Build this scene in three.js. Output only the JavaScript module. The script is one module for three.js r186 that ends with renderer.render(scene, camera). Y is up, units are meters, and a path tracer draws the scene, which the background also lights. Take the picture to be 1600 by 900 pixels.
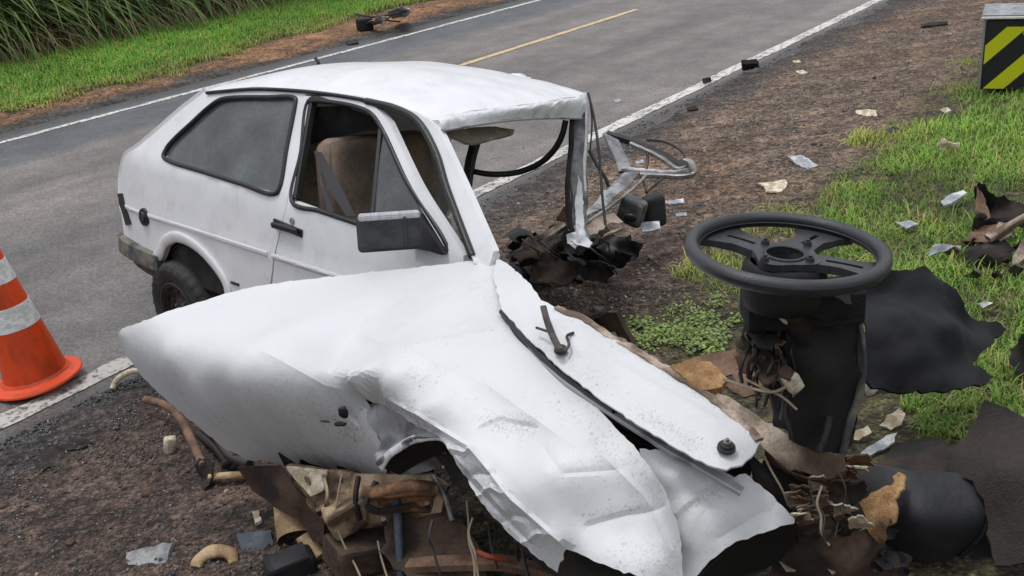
import * as THREE from 'three';
import { mergeGeometries, toCreasedNormals } from 'three/addons/utils/BufferGeometryUtils.js';
import { RoundedBoxGeometry } from 'three/addons/geometries/RoundedBoxGeometry.js';

// ---------------------------------------------------------------- camera, sky, sun, exposure
const scene = new THREE.Scene();
const FOC = 1653.4, PITCH = 0.3805, ROLL = 0.0798, CAMH = 2.3137;      // focal length in photograph pixels, tilt, roll, height
const camera = new THREE.PerspectiveCamera(2 * Math.atan(450 / FOC) * 180 / Math.PI, 16 / 9, 0.05, 600);
camera.rotation.order = 'YXZ';
camera.position.set(0, CAMH, 0);
camera.rotation.set(-PITCH, 0, -ROLL);
scene.add(camera);

const SKYL = 0.80;
{
  const w = 256, h = 128, d = new Float32Array(w * h * 4);
  for (let j = 0; j < h; j++) for (let i = 0; i < w; i++) {
    const el = ((j + 0.5) / h - 0.5) * Math.PI, s = Math.sin(el), a = (i + 0.5) / w * 6.2832;
    let L = s > 0 ? SKYL * (0.32 + 0.98 * s + 0.05 * Math.sin(a * 3 + s * 5) * (1 - s) + 0.03 * Math.sin(a * 7 - s * 9) * (1 - s)) : SKYL * 0.16;
    d.set([L * 0.955, L * 0.985, L * 1.05, 1], (j * w + i) * 4);
  }
  const sky = new THREE.DataTexture(d, w, h, THREE.RGBAFormat, THREE.FloatType);
  sky.mapping = THREE.EquirectangularReflectionMapping; sky.colorSpace = THREE.LinearSRGBColorSpace;
  sky.magFilter = sky.minFilter = THREE.LinearFilter; sky.needsUpdate = true;
  scene.background = sky; scene.environment = sky;
}
const sun = new THREE.DirectionalLight(new THREE.Color(1, 0.97, 0.92), 1.15);   // overcast: a broad soft sun
sun.position.set(-4, 16, -6.5); sun.target.position.set(0, 0, -5);
sun.castShadow = true; sun.shadow.radius = 26; sun.shadow.mapSize.set(2048, 2048);
Object.assign(sun.shadow.camera, { left: -16, right: 16, top: 16, bottom: -16, near: 1, far: 50 });
scene.add(sun, sun.target);

const renderer = new THREE.WebGLRenderer({ antialias: true });
renderer.setSize(1024, 576);
renderer.toneMapping = THREE.LinearToneMapping;
renderer.toneMappingExposure = 1.22;
renderer.outputColorSpace = THREE.SRGBColorSpace;
renderer.shadowMap.enabled = true;

// ---------------------------------------------------------------- maths helpers
const V = (x, y, z) => new THREE.Vector3(x, y, z);
const clamp = (x, a = 0, b = 1) => Math.min(b, Math.max(a, x));
const sst = (a, b, x) => { const t = clamp((x - a) / (b - a)); return t * t * (3 - 2 * t); };
const mix = (a, b, t) => a + (b - a) * t;
function rngOf(seed) { let a = seed >>> 0; return () => { a = (a + 0x6D2B79F5) >>> 0; let t = a; t = Math.imul(t ^ (t >>> 15), t | 1); t ^= t + Math.imul(t ^ (t >>> 7), t | 61); return ((t ^ (t >>> 14)) >>> 0) / 4294967296; }; }
const HASH = new Float32Array(65536); { const r = rngOf(77); for (let i = 0; i < 65536; i++) HASH[i] = r(); }
const hsh = (x, y, z) => HASH[((x * 73) ^ (y * 1861) ^ (z * 9973) ^ ((x * y) & 1023) * 31) & 65535];
function vn2(x, y, p, k = 0) {          // value noise, tiling with period p
  const xi = Math.floor(x), yi = Math.floor(y), fx = x - xi, fy = y - yi, u = fx * fx * (3 - 2 * fx), v = fy * fy * (3 - 2 * fy);
  const m = a => ((a % p) + p) % p, x0 = m(xi), x1 = m(xi + 1), y0 = m(yi), y1 = m(yi + 1);
  return mix(mix(hsh(x0, y0, k), hsh(x1, y0, k), u), mix(hsh(x0, y1, k), hsh(x1, y1, k), u), v);
}
function fbm2(u, v, f, o, k = 0) { let s = 0, a = 0.5, n = 0; for (let i = 0; i < o; i++) { s += a * vn2(u * f, v * f, f, k + i * 13); n += a; a *= 0.55; f *= 2; } return s / n; }
function vn3(x, y, z, k = 0) {
  const xi = Math.floor(x), yi = Math.floor(y), zi = Math.floor(z), fx = x - xi, fy = y - yi, fz = z - zi;
  const u = fx * fx * (3 - 2 * fx), v = fy * fy * (3 - 2 * fy), w = fz * fz * (3 - 2 * fz), h = (a, b, c) => hsh(a + 512, b + 512, c + 512 + k);
  return mix(mix(mix(h(xi, yi, zi), h(xi + 1, yi, zi), u), mix(h(xi, yi + 1, zi), h(xi + 1, yi + 1, zi), u), v), mix(mix(h(xi, yi, zi + 1), h(xi + 1, yi, zi + 1), u), mix(h(xi, yi + 1, zi + 1), h(xi + 1, yi + 1, zi + 1), u), v), w) * 2 - 1;
}
const fbm3 = (x, y, z, o = 3, k = 0) => { let s = 0, a = 0.6; for (let i = 0; i < o; i++) { s += a * vn3(x, y, z, k + i * 7); a *= 0.5; x *= 2.03; y *= 2.03; z *= 2.03; } return s; };

// the view ray of a photograph pixel (one metre of depth), used to find where things stand
const cp = Math.cos(PITCH), sp = Math.sin(PITCH), cr_ = Math.cos(ROLL), sr_ = Math.sin(ROLL);
function ray(px, py) { const u = (px - 800) / FOC, v = -(py - 450) / FOC, X = u * cr_ + v * sr_, Y = -u * sr_ + v * cr_; return V(X, Y * cp - sp, -(cp + Y * sp)); }
const CAM = V(0, CAMH, 0);
const PD = (px, py, D) => ray(px, py).multiplyScalar(D).add(CAM);                                             // at a depth
const PY = (px, py, y) => { const r = ray(px, py); return r.multiplyScalar((y - CAMH) / r.y).add(CAM); };      // at a height
const PYs = a => a.map(p => PY(...p)), PDs = a => a.map(p => PD(...p));

// road coordinates: t runs along the road (away), s across it (0 at the near white line, positive towards the verge)
const RA = 0.9497, RD = 4.7027, dX = Math.cos(RA), dZ = -Math.sin(RA), nX = -Math.sin(RA), nZ = -Math.cos(RA);
const sOf = (x, z) => RD - (x * nX + z * nZ), tOf = (x, z) => x * dX + z * dZ;
const stXZ = (s, t) => [dX * t + nX * (RD - s), dZ * t + nZ * (RD - s)];
const softp = x => x > 3 ? x : Math.log(1 + Math.exp(x * 6)) / 6;
const bank = s => s > -0.6 ? 0.118 * softp(s - 0.75) - 0.118 * softp(-1.35) : 0;
const lump = (x, z) => 0.018 * fbm3(x * 3.1, 3, z * 3.1, 3) + 0.009 * fbm3(x * 14, 9, z * 14, 3, 5);
function groundY(x, z) {
  const s = sOf(x, z);
  if (s > 0.3) return bank(s) + lump(x, z) * sst(0.3, 0.8, s);
  if (s < -6.4) return 0.03 * sst(-6.4, -7.4, s) + 0.10 * softp((-s - 8.5)) * 0.3 + lump(x, z) * sst(-6.4, -7, s) * 1.2;
  return 0;
}
function G(px, py, lift = 0) { const r = ray(px, py); let a = 0.5, b = 60; for (let i = 0; i < 60; i++) { const m = (a + b) / 2, x = r.x * m, z = r.z * m; if (CAMH + r.y * m > groundY(x, z) + lift) a = m; else b = m; } return V(r.x * a, CAMH + r.y * a, r.z * a); }

// ---------------------------------------------------------------- scene helpers
const used = {};
function numbered(n) { const c = used[n] = (used[n] ?? -1) + 1; return c ? n + '_' + String(c).padStart(3, '0') : n; }
function tag(o, label, category, group, kind) { if (label) o.userData.label = label; if (category) o.userData.category = category; if (group) o.userData.group = group; if (kind) o.userData.kind = kind; return o; }
function thing(name, label, category, pos, group) { const o = new THREE.Group(); o.name = numbered(name); scene.add(o); if (pos) o.position.copy(pos); o.updateMatrixWorld(true); return tag(o, label, category, group); }
function clean(g) { const r = g.index ? g.toNonIndexed() : g; for (const k of Object.keys(r.attributes)) if (!['position', 'normal', 'uv'].includes(k)) r.deleteAttribute(k); if (!r.attributes.normal) r.computeVertexNormals(); r.morphAttributes = {}; return r; }
const merge = a => a.length === 1 ? clean(a[0]) : mergeGeometries(a.map(clean));
function part(name, geos, mat, parent, label) {        // geometry given in world coordinates
  const g = merge([].concat(geos)); parent.updateWorldMatrix(true, false);
  g.applyMatrix4(parent.matrixWorld.clone().invert());
  const m = new THREE.Mesh(g, mat); m.name = name; m.castShadow = m.receiveShadow = true; parent.add(m); m.updateMatrixWorld(true);
  if (label) m.userData.label = label; return m;
}
function solo(name, label, category, geos, mat, group) {    // a thing that is one mesh, its origin at its base
  const g = merge([].concat(geos)); g.computeBoundingBox(); const b = g.boundingBox, p = V((b.min.x + b.max.x) / 2, b.min.y, (b.min.z + b.max.z) / 2);
  g.translate(-p.x, -p.y, -p.z);
  const m = new THREE.Mesh(g, mat); m.name = numbered(name); m.position.copy(p); m.castShadow = m.receiveShadow = true; scene.add(m); m.updateMatrixWorld(true);
  return tag(m, label, category, group);
}
function struct(name, geo, mat, parent = scene) { const m = new THREE.Mesh(geo, mat); m.name = parent === scene ? numbered(name) : name; m.castShadow = m.receiveShadow = true; if (parent === scene) m.userData.kind = 'structure'; parent.add(m); return m; }
function stuff(name, label, category, geo, mat, list, colors) {   // what nobody could count
  const m = new THREE.InstancedMesh(geo, mat, list.length); m.name = numbered(name);
  list.forEach((M, i) => m.setMatrixAt(i, M)); if (colors) colors.forEach((c, i) => m.setColorAt(i, c));
  m.castShadow = m.receiveShadow = true; scene.add(m); return tag(m, label, category, null, 'stuff');
}

// ---------------------------------------------------------------- geometry helpers
// sweep a closed 2-D section along a curve; scale(t) grows it, twist(t) turns it
function sweep(pts, sec, o = {}) {
  const c = new THREE.CatmullRomCurve3(pts, false, 'centripetal'), n = o.steps ?? Math.max(2, pts.length * 6), up0 = o.up ?? V(0, 1, 0), P = [], I = [], U = [], m = sec.length, L = c.getLength();
  let per = [0]; for (let k = 0; k < m; k++) { const a = sec[k], b = sec[(k + 1) % m]; per.push(per[k] + Math.hypot(a[0] - b[0], a[1] - b[1])); }
  const ring = [];
  for (let i = 0; i <= n; i++) {
    const t = i / n, p = c.getPoint(t), T = c.getTangent(t), sd = V(0, 0, 0).crossVectors(T, up0); if (sd.lengthSq() < 1e-6) sd.crossVectors(T, V(1, 0, 0)); sd.normalize();
    const u = V(0, 0, 0).crossVectors(sd, T).normalize(), S = o.scale ? o.scale(t) : 1, tw = o.twist ? o.twist(t) : 0, ct = Math.cos(tw), st = Math.sin(tw), row = [];
    for (let k = 0; k < m; k++) { const a = sec[k][0] * S, b = sec[k][1] * S, q = p.clone().addScaledVector(sd, a * ct - b * st).addScaledVector(u, a * st + b * ct); if (o.noise) q.addScalar(0).add(V(fbm3(q.x * o.nf, q.y * o.nf, q.z * o.nf, 2, 1), fbm3(q.x * o.nf, q.y * o.nf, q.z * o.nf, 2, 21), fbm3(q.x * o.nf, q.y * o.nf, q.z * o.nf, 2, 41)).multiplyScalar(o.noise)); row.push(q); }
    ring.push(row);
  }
  const tri = (a, b, c2, ua, ub, uc) => { P.push(a.x, a.y, a.z, b.x, b.y, b.z, c2.x, c2.y, c2.z); U.push(...ua, ...ub, ...uc); };
  for (let i = 0; i < n; i++) for (let k = 0; k < m; k++) {
    const k2 = (k + 1) % m, a = ring[i][k], b = ring[i][k2], c2 = ring[i + 1][k2], d = ring[i + 1][k], v0 = i / n * L, v1 = (i + 1) / n * L;
    tri(a, b, c2, [per[k], v0], [per[k + 1], v0], [per[k + 1], v1]); tri(a, c2, d, [per[k], v0], [per[k + 1], v1], [per[k], v1]);
  }
  if (!o.open) for (const [e, f] of [[0, 1], [n, 0]]) { const ct = ring[e].reduce((s, q) => s.add(q), V(0, 0, 0)).divideScalar(m); for (let k = 0; k < m; k++) { const a = ring[e][k], b = ring[e][(k + 1) % m]; f ? tri(ct, b, a, [0, 0], [0.01, 0], [0, 0.01]) : tri(ct, a, b, [0, 0], [0.01, 0], [0, 0.01]); } }
  const g = new THREE.BufferGeometry(); g.setAttribute('position', new THREE.Float32BufferAttribute(P, 3)); g.setAttribute('uv', new THREE.Float32BufferAttribute(U, 2));
  return toCreasedNormals(g, o.crease ?? 0.9);
}
const circ = (r, n = 10, ry = r) => Array.from({ length: n }, (_, i) => [Math.cos(i / n * 6.28319) * r, Math.sin(i / n * 6.28319) * ry]);
const rect = (w, h, c = 0.2) => { const a = w / 2, b = h / 2, k = Math.min(w, h) * c; return [[a - k, -b], [a, -b + k], [a, b - k], [a - k, b], [-a + k, b], [-a, b - k], [-a, -b + k], [-a + k, -b]]; };
const tube = (pts, r, o = {}) => sweep(pts, circ(r, o.n ?? 10), o);
const bar = (pts, w, h, o = {}) => sweep(pts, rect(w, h), { steps: pts.length * 4, crease: 0.5, ...o });

function delaunay(pts) {
  const n = pts.length; let a = 1e9, b = 1e9, c = -1e9, d = -1e9; for (const [x, y] of pts) { a = Math.min(a, x); b = Math.min(b, y); c = Math.max(c, x); d = Math.max(d, y); }
  const s = Math.max(c - a, d - b) * 20, mx = (a + c) / 2, my = (b + d) / 2, Q = [...pts, [mx - s, my - s], [mx + s, my - s], [mx, my + s]];
  const mk = (i, j, k) => { const [ax, ay] = Q[i], [bx, by] = Q[j], [cx, cy] = Q[k], D = 2 * (ax * (by - cy) + bx * (cy - ay) + cx * (ay - by)), A = ax * ax + ay * ay, B = bx * bx + by * by, C = cx * cx + cy * cy, ux = (A * (by - cy) + B * (cy - ay) + C * (ay - by)) / D, uy = (A * (cx - bx) + B * (ax - cx) + C * (bx - ax)) / D; return [i, j, k, ux, uy, (ux - ax) ** 2 + (uy - ay) ** 2]; };
  const order = pts.map((_, i) => i).sort((i, j) => pts[i][0] - pts[j][0]);
  let open = [mk(n, n + 1, n + 2)], done = [];
  for (const i of order) {
    const [x, y] = Q[i], E = new Map(), keep = [];
    for (const T of open) {
      const dx = x - T[3]; if (dx > 0 && dx * dx > T[5]) { done.push(T); continue; }
      if (dx * dx + (y - T[4]) ** 2 - T[5] > 1e-12) { keep.push(T); continue; }
      for (const [p, q] of [[T[0], T[1]], [T[1], T[2]], [T[2], T[0]]]) { const k = Math.min(p, q) * 100000 + Math.max(p, q); E.set(k, E.has(k) ? null : [p, q]); }
    }
    open = keep; for (const e of E.values()) if (e) open.push(mk(e[0], e[1], i));
  }
  return [...done, ...open].filter(T => T[0] < n && T[1] < n && T[2] < n).map(T => [T[0], T[1], T[2]]);
}
function inside(poly, x, y) { let r = false; for (let i = 0, j = poly.length - 1; i < poly.length; j = i++) { const [a, b] = poly[i], [c, d] = poly[j]; if ((b > y) !== (d > y) && x < (c - a) * (y - b) / (d - b) + a) r = !r; } return r; }
function solve(A, b) { const n = b.length; for (let i = 0; i < n; i++) { let p = i; for (let k = i + 1; k < n; k++) if (Math.abs(A[k][i]) > Math.abs(A[p][i])) p = k; [A[i], A[p]] = [A[p], A[i]]; [b[i], b[p]] = [b[p], b[i]]; for (let k = i + 1; k < n; k++) { const f = A[k][i] / A[i][i]; if (f) { for (let j = i; j < n; j++) A[k][j] -= f * A[i][j]; b[k] -= f * b[i]; } } } for (let i = n - 1; i >= 0; i--) { for (let j = i + 1; j < n; j++) b[i] -= A[i][j] * b[j]; b[i] /= A[i][i]; } return b; }
function tps(P, reg = 1e-4) {           // thin-plate spline through [u, v, h]
  const n = P.length, A = [], b = [], U = r2 => r2 > 0 ? r2 * Math.log(r2) : 0;
  for (let i = 0; i < n + 3; i++) { A.push(new Float64Array(n + 3)); b.push(0); }
  for (let i = 0; i < n; i++) { for (let j = 0; j < n; j++) A[i][j] = U((P[i][0] - P[j][0]) ** 2 + (P[i][1] - P[j][1]) ** 2); A[i][i] += reg; A[i][n] = A[n][i] = 1; A[i][n + 1] = A[n + 1][i] = P[i][0]; A[i][n + 2] = A[n + 2][i] = P[i][1]; b[i] = P[i][2]; }
  const w = solve(A, b); return (u, v) => { let s = w[n] + w[n + 1] * u + w[n + 2] * v; for (let i = 0; i < n; i++) s += w[i] * U((u - P[i][0]) ** 2 + (v - P[i][1]) ** 2); return s; };
}
const densify = (R, step, jit, rnd) => { const o = []; for (let i = 0; i < R.length; i++) { const a = R[i], b = R[(i + 1) % R.length], l = Math.hypot(a[0] - b[0], a[1] - b[1]), k = Math.max(1, Math.round(l / step)); for (let j = 0; j < k; j++) { const t = j / k, w = jit * Math.sin(Math.PI * t) * (rnd() - 0.5) * 2; o.push([mix(a[0], b[0], t) - (b[1] - a[1]) / (l || 1) * w, mix(a[1], b[1], t) + (b[0] - a[0]) / (l || 1) * w]); } } return o; };
function segDist(x, y, L) { let m = 1e9; for (let i = 0; i + 1 < L.length; i++) { const [a, b] = L[i], [c, d] = L[i + 1], q = clamp(((x - a) * (c - a) + (y - b) * (d - b)) / ((c - a) ** 2 + (d - b) ** 2 || 1)); m = Math.min(m, Math.hypot(x - a - q * (c - a), y - b - q * (d - b))); } return m; }
// 2-D panel -> solid sheet.  ring, holes: [u, v]; at(u, v) gives the outer surface point, back(u, v) the inner one
function panel(ring, holes, step, at, back, o = {}) {
  const rnd = rngOf(o.seed ?? 5), loops = [densify(ring, step, o.tear ?? 0, rnd), ...holes.map(h => densify(h, step, 0, rnd))];
  let a = 1e9, b = 1e9, c = -1e9, d = -1e9; for (const [x, y] of loops[0]) { a = Math.min(a, x); b = Math.min(b, y); c = Math.max(c, x); d = Math.max(d, y); }
  const okp = (x, y) => inside(loops[0], x, y) && !loops.slice(1).some(h => inside(h, x, y)), pts = [], all = loops.flat(); pts.push(...all);
  const cell = new Map(), key = (x, y) => Math.floor(x / step) * 4096 + Math.floor(y / step), put = p => { const k = key(...p); cell.has(k) ? cell.get(k).push(p) : cell.set(k, [p]); }; all.forEach(put);
  const far = (x, y, r) => { for (let i = -1; i <= 1; i++) for (let j = -1; j <= 1; j++) for (const p of cell.get(key(x + i * step, y + j * step)) ?? []) if (Math.hypot(p[0] - x, p[1] - y) < r) return false; return true; };
  for (const [x, y] of o.extra ?? []) if (okp(x, y) && far(x, y, step * 0.3)) { pts.push([x, y]); put([x, y]); }
  for (let y = b, row = 0; y <= d; y += step * 0.87, row++) for (let x = a + (row & 1) * step / 2; x <= c; x += step) { const X = x + (rnd() - 0.5) * step * 0.25, Y = y + (rnd() - 0.5) * step * 0.25; if (okp(X, Y) && far(X, Y, step * 0.55)) { pts.push([X, Y]); put([X, Y]); } }
  for (const p of pts) { p[0] += (rnd() - 0.5) * 1e-6; p[1] += (rnd() - 0.5) * 1e-6; }
  const T = delaunay(pts).filter(([i, j, k]) => okp((pts[i][0] + pts[j][0] + pts[k][0]) / 3, (pts[i][1] + pts[j][1] + pts[k][1]) / 3));
  const Fp = pts.map(p => at(p[0], p[1])), Bp = pts.map(p => back(p[0], p[1])), P = [], UV = [], E = new Map();
  const ccw = (i, j, k) => (pts[j][0] - pts[i][0]) * (pts[k][1] - pts[i][1]) - (pts[j][1] - pts[i][1]) * (pts[k][0] - pts[i][0]) > 0;
  const add = (q, u) => { P.push(q.x, q.y, q.z); UV.push(u[0], u[1]); };
  for (let [i, j, k] of T) {
    if (!ccw(i, j, k)) [j, k] = [k, j];
    for (const m of [i, j, k]) add(Fp[m], pts[m]); for (const m of [i, k, j]) add(Bp[m], pts[m]);
    for (const [p, q] of [[i, j], [j, k], [k, i]]) { const kk = Math.min(p, q) * 100000 + Math.max(p, q); E.set(kk, E.has(kk) ? null : [p, q]); }
  }
  for (const e of E.values()) if (e) { const [p, q] = e; add(Fp[p], pts[p]); add(Bp[p], pts[p]); add(Bp[q], pts[q]); add(Fp[p], pts[p]); add(Bp[q], pts[q]); add(Fp[q], pts[q]); }
  const g = new THREE.BufferGeometry(); g.setAttribute('position', new THREE.Float32BufferAttribute(P, 3)); g.setAttribute('uv', new THREE.Float32BufferAttribute(UV, 2));
  return toCreasedNormals(g, o.crease ?? 0.75);
}
// a bent sheet through world points: ring is its outline, inner more points it passes through
function plate(ring, inner = [], o = {}) {
  const c = ring.reduce((s, p) => s.add(p), V(0, 0, 0)).divideScalar(ring.length), N = V(0, 0, 0);
  for (let i = 0; i < ring.length; i++) N.add(V(0, 0, 0).crossVectors(ring[i].clone().sub(c), ring[(i + 1) % ring.length].clone().sub(c)));
  N.normalize(); if (N.dot(CAM.clone().sub(c)) < 0) N.negate();
  const A = Math.abs(N.y) < 0.9 ? V(0, 1, 0) : V(1, 0, 0), u = V(0, 0, 0).crossVectors(A, N).normalize(), v = V(0, 0, 0).crossVectors(N, u), to = p => { const q = p.clone().sub(c); return [q.dot(u), q.dot(v), q.dot(N)]; };
  const ctl = [...ring, ...inner].map(to), f = tps(ctl, o.reg ?? 1e-4), R = ring.map(to).map(p => [p[0], p[1]]), cr = (o.creases ?? []).map(k => ({ ...k, line: k.pts.map(to).map(p => [p[0], p[1]]) })), th = o.th ?? 0.004, nz = o.noise ?? 0, nf = o.nf ?? 6, k0 = o.seed ?? 1;
  const at = (a, b) => { let h = f(a, b); if (o.ridge) h += o.ridge * (Math.abs(fbm3(a * (o.rf ?? 4), b * (o.rf ?? 4), 7.5, 3, k0 + 3)) * 2.2 - 0.5); if (nz) h += nz * (o.sharp ? Math.abs(fbm3(a * nf, b * nf, 0.5, 3, k0)) * 2 - 0.5 : fbm3(a * nf, b * nf, 0.5, 3, k0)); for (const k of cr) h += k.amp * Math.exp(-segDist(a, b, k.line) / k.w); return c.clone().addScaledVector(u, a).addScaledVector(v, b).addScaledVector(N, h); };
  const holes = (o.holes ?? []).map(h => h.map(to).map(p => [p[0], p[1]]));
  const extra = []; for (const k of cr) { for (let i = 0; i + 1 < k.line.length; i++) { const [a, b] = k.line[i], [d, e] = k.line[i + 1], L = Math.hypot(a - d, b - e), n = Math.ceil(L / 0.012); for (let j = 0; j <= n; j++) { const x = mix(a, d, j / n), y = mix(b, e, j / n), nx = -(e - b) / (L || 1), ny = (d - a) / (L || 1); extra.push([x, y], [x + nx * 0.012, y + ny * 0.012], [x - nx * 0.012, y - ny * 0.012]); } } }
  const geo = panel(R, holes, o.step ?? 0.03, at, (a, b) => at(a, b).addScaledVector(N, -th), { tear: o.tear ?? 0, seed: k0, crease: o.crease, extra }); geo.userData.to = to; return geo;
}
// a rounded lump pushed about by noise
function lumpGeo(center, sx, sy, sz, o = {}) {
  const g = o.box ? new RoundedBoxGeometry(sx, sy, sz, o.seg ?? 3, o.round ?? Math.min(sx, sy, sz) * 0.18) : new THREE.SphereGeometry(0.5, o.seg ?? 20, (o.seg ?? 20) * 0.6 | 0).scale(sx, sy, sz), p = g.attributes.position, k = o.seed ?? 3, a = o.amp ?? 0.02, f = o.f ?? 8;
  for (let i = 0; i < p.count; i++) { const x = p.getX(i), y = p.getY(i), z = p.getZ(i); p.setXYZ(i, x + a * fbm3(x * f, y * f, z * f, 2, k), y + a * fbm3(x * f, y * f, z * f, 2, k + 30), z + a * fbm3(x * f, y * f, z * f, 2, k + 60)); }
  { const u = g.attributes.uv, k = Math.max(sx, sy, sz); for (let i = 0; i < u.count; i++) u.setXY(i, u.getX(i) * k, u.getY(i) * k); }
  g.rotateX(o.rx ?? 0); g.rotateZ(o.rz ?? 0); g.rotateY(o.ry ?? 0); g.translate(center.x, center.y, center.z);
  const gg = g.toNonIndexed(); return toCreasedNormals(gg, o.crease ?? 0.9);
}
function orient(g, pos, axis, spin = 0) { g.rotateY(spin); g.applyQuaternion(new THREE.Quaternion().setFromUnitVectors(V(0, 1, 0), axis.clone().normalize())); g.translate(pos.x, pos.y, pos.z); return g; }
const cyl = (pos, axis, r0, r1, h, n = 18, open = false) => orient(new THREE.CylinderGeometry(r1, r0, h, n, 1, open), pos, axis);

// ---------------------------------------------------------------- textures and materials
function tex(n, fn, o = {}) {
  const d = new Uint8Array(n * n * 4);
  for (let j = 0; j < n; j++) for (let i = 0; i < n; i++) { const c = fn(i / n, j / n, i, j), k = (j * n + i) * 4; d[k] = clamp(c[0]) * 255; d[k + 1] = clamp(c[1]) * 255; d[k + 2] = clamp(c[2]) * 255; d[k + 3] = 255; }
  const t = new THREE.DataTexture(d, n, n); t.wrapS = t.wrapT = THREE.RepeatWrapping; t.magFilter = THREE.LinearFilter; t.minFilter = THREE.LinearMipmapLinearFilter; t.generateMipmaps = true; t.anisotropy = 4;
  if (!o.data) t.colorSpace = THREE.SRGBColorSpace; const r = o.rep ?? 1; t.repeat.set(r, o.rep2 ?? r); t.needsUpdate = true; return t;
}
const g3 = (v, t = [1, 1, 1]) => [v * t[0], v * t[1], v * t[2]];
const noiseBump = (f, o, k, rep) => tex(512, (u, v) => g3(fbm2(u, v, f, o, k)), { data: true, rep });
const scratchField = (n, count, seed, len = 0.2) => { const F = new Float32Array(n * n), r = rngOf(seed); for (let q = 0; q < count; q++) { let x = r() * n, y = r() * n, a = r() * 6.28 * 0.5 + r() * 0.4, L = len * n * (0.2 + r()), w = 0.25 + r() * 0.75; for (let k = 0; k < L; k++) { a += (r() - 0.5) * 0.05; x += Math.cos(a); y += Math.sin(a); const i = ((Math.round(y) % n + n) % n) * n + (Math.round(x) % n + n) % n; F[i] = Math.max(F[i], w * (0.4 + 0.6 * r())); } } return F; };
const bmpFine = noiseBump(64, 4, 3, 4), bmpMid = noiseBump(16, 5, 9, 2), bmpGrain = noiseBump(128, 3, 31, 3);
function paintTex(dirt, scr, seed, base) {
  const n = 1024, S = scratchField(n, scr, seed, 0.10);
  return tex(n, (u, v, i, j) => {
    const big = fbm2(u, v, 3, 5, seed), mid = fbm2(u, v, 12, 5, seed + 4), fine = fbm2(u, v, 80, 4, seed + 5), gr = fbm2(u, v, 220, 2, seed + 8), st = fbm2(u, v * 0.999, 40, 4, seed + 15);
    const smudge = sst(0.42, 0.7, big * 0.55 + mid * 0.45) * (0.45 + 1.3 * (fine - 0.4)), scuff = sst(0.53, 0.6, mid) * sst(0.5, 0.62, st), chip = sst(0.62, 0.68, fine * 0.6 + gr * 0.4) * sst(0.47, 0.62, big), s = S[j * n + i] * 0.3 * Math.min(1, dirt * 1.5);
    const b = base - 0.05 * (mid - 0.5) - 0.03 * (gr - 0.5) * dirt, k = clamp(dirt * (smudge * 0.15 + scuff * 0.15 + chip * 0.34 + 0.10 * sst(0.55, 0.7, st) * sst(0.4, 0.6, big)) + s);
    return [mix(b, 0.44, k), mix(b * 1.004, 0.43, k), mix(b * 1.018, 0.415, k)];
  }, { rep: 0.8 });
}
const M = {};
const std = (o) => new THREE.MeshStandardMaterial({ side: THREE.DoubleSide, ...o });
const phy = (o) => new THREE.MeshPhysicalMaterial({ side: THREE.DoubleSide, ...o });
M.paint = phy({ map: paintTex(0.22, 24, 11, 0.875), roughness: 0.42, clearcoat: 0.5, clearcoatRoughness: 0.22 });
M.paintWorn = phy({ map: paintTex(1.0, 130, 23, 0.855), roughness: 0.5, clearcoat: 0.25, clearcoatRoughness: 0.4, bumpMap: bmpMid, bumpScale: 0.003 });
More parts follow.
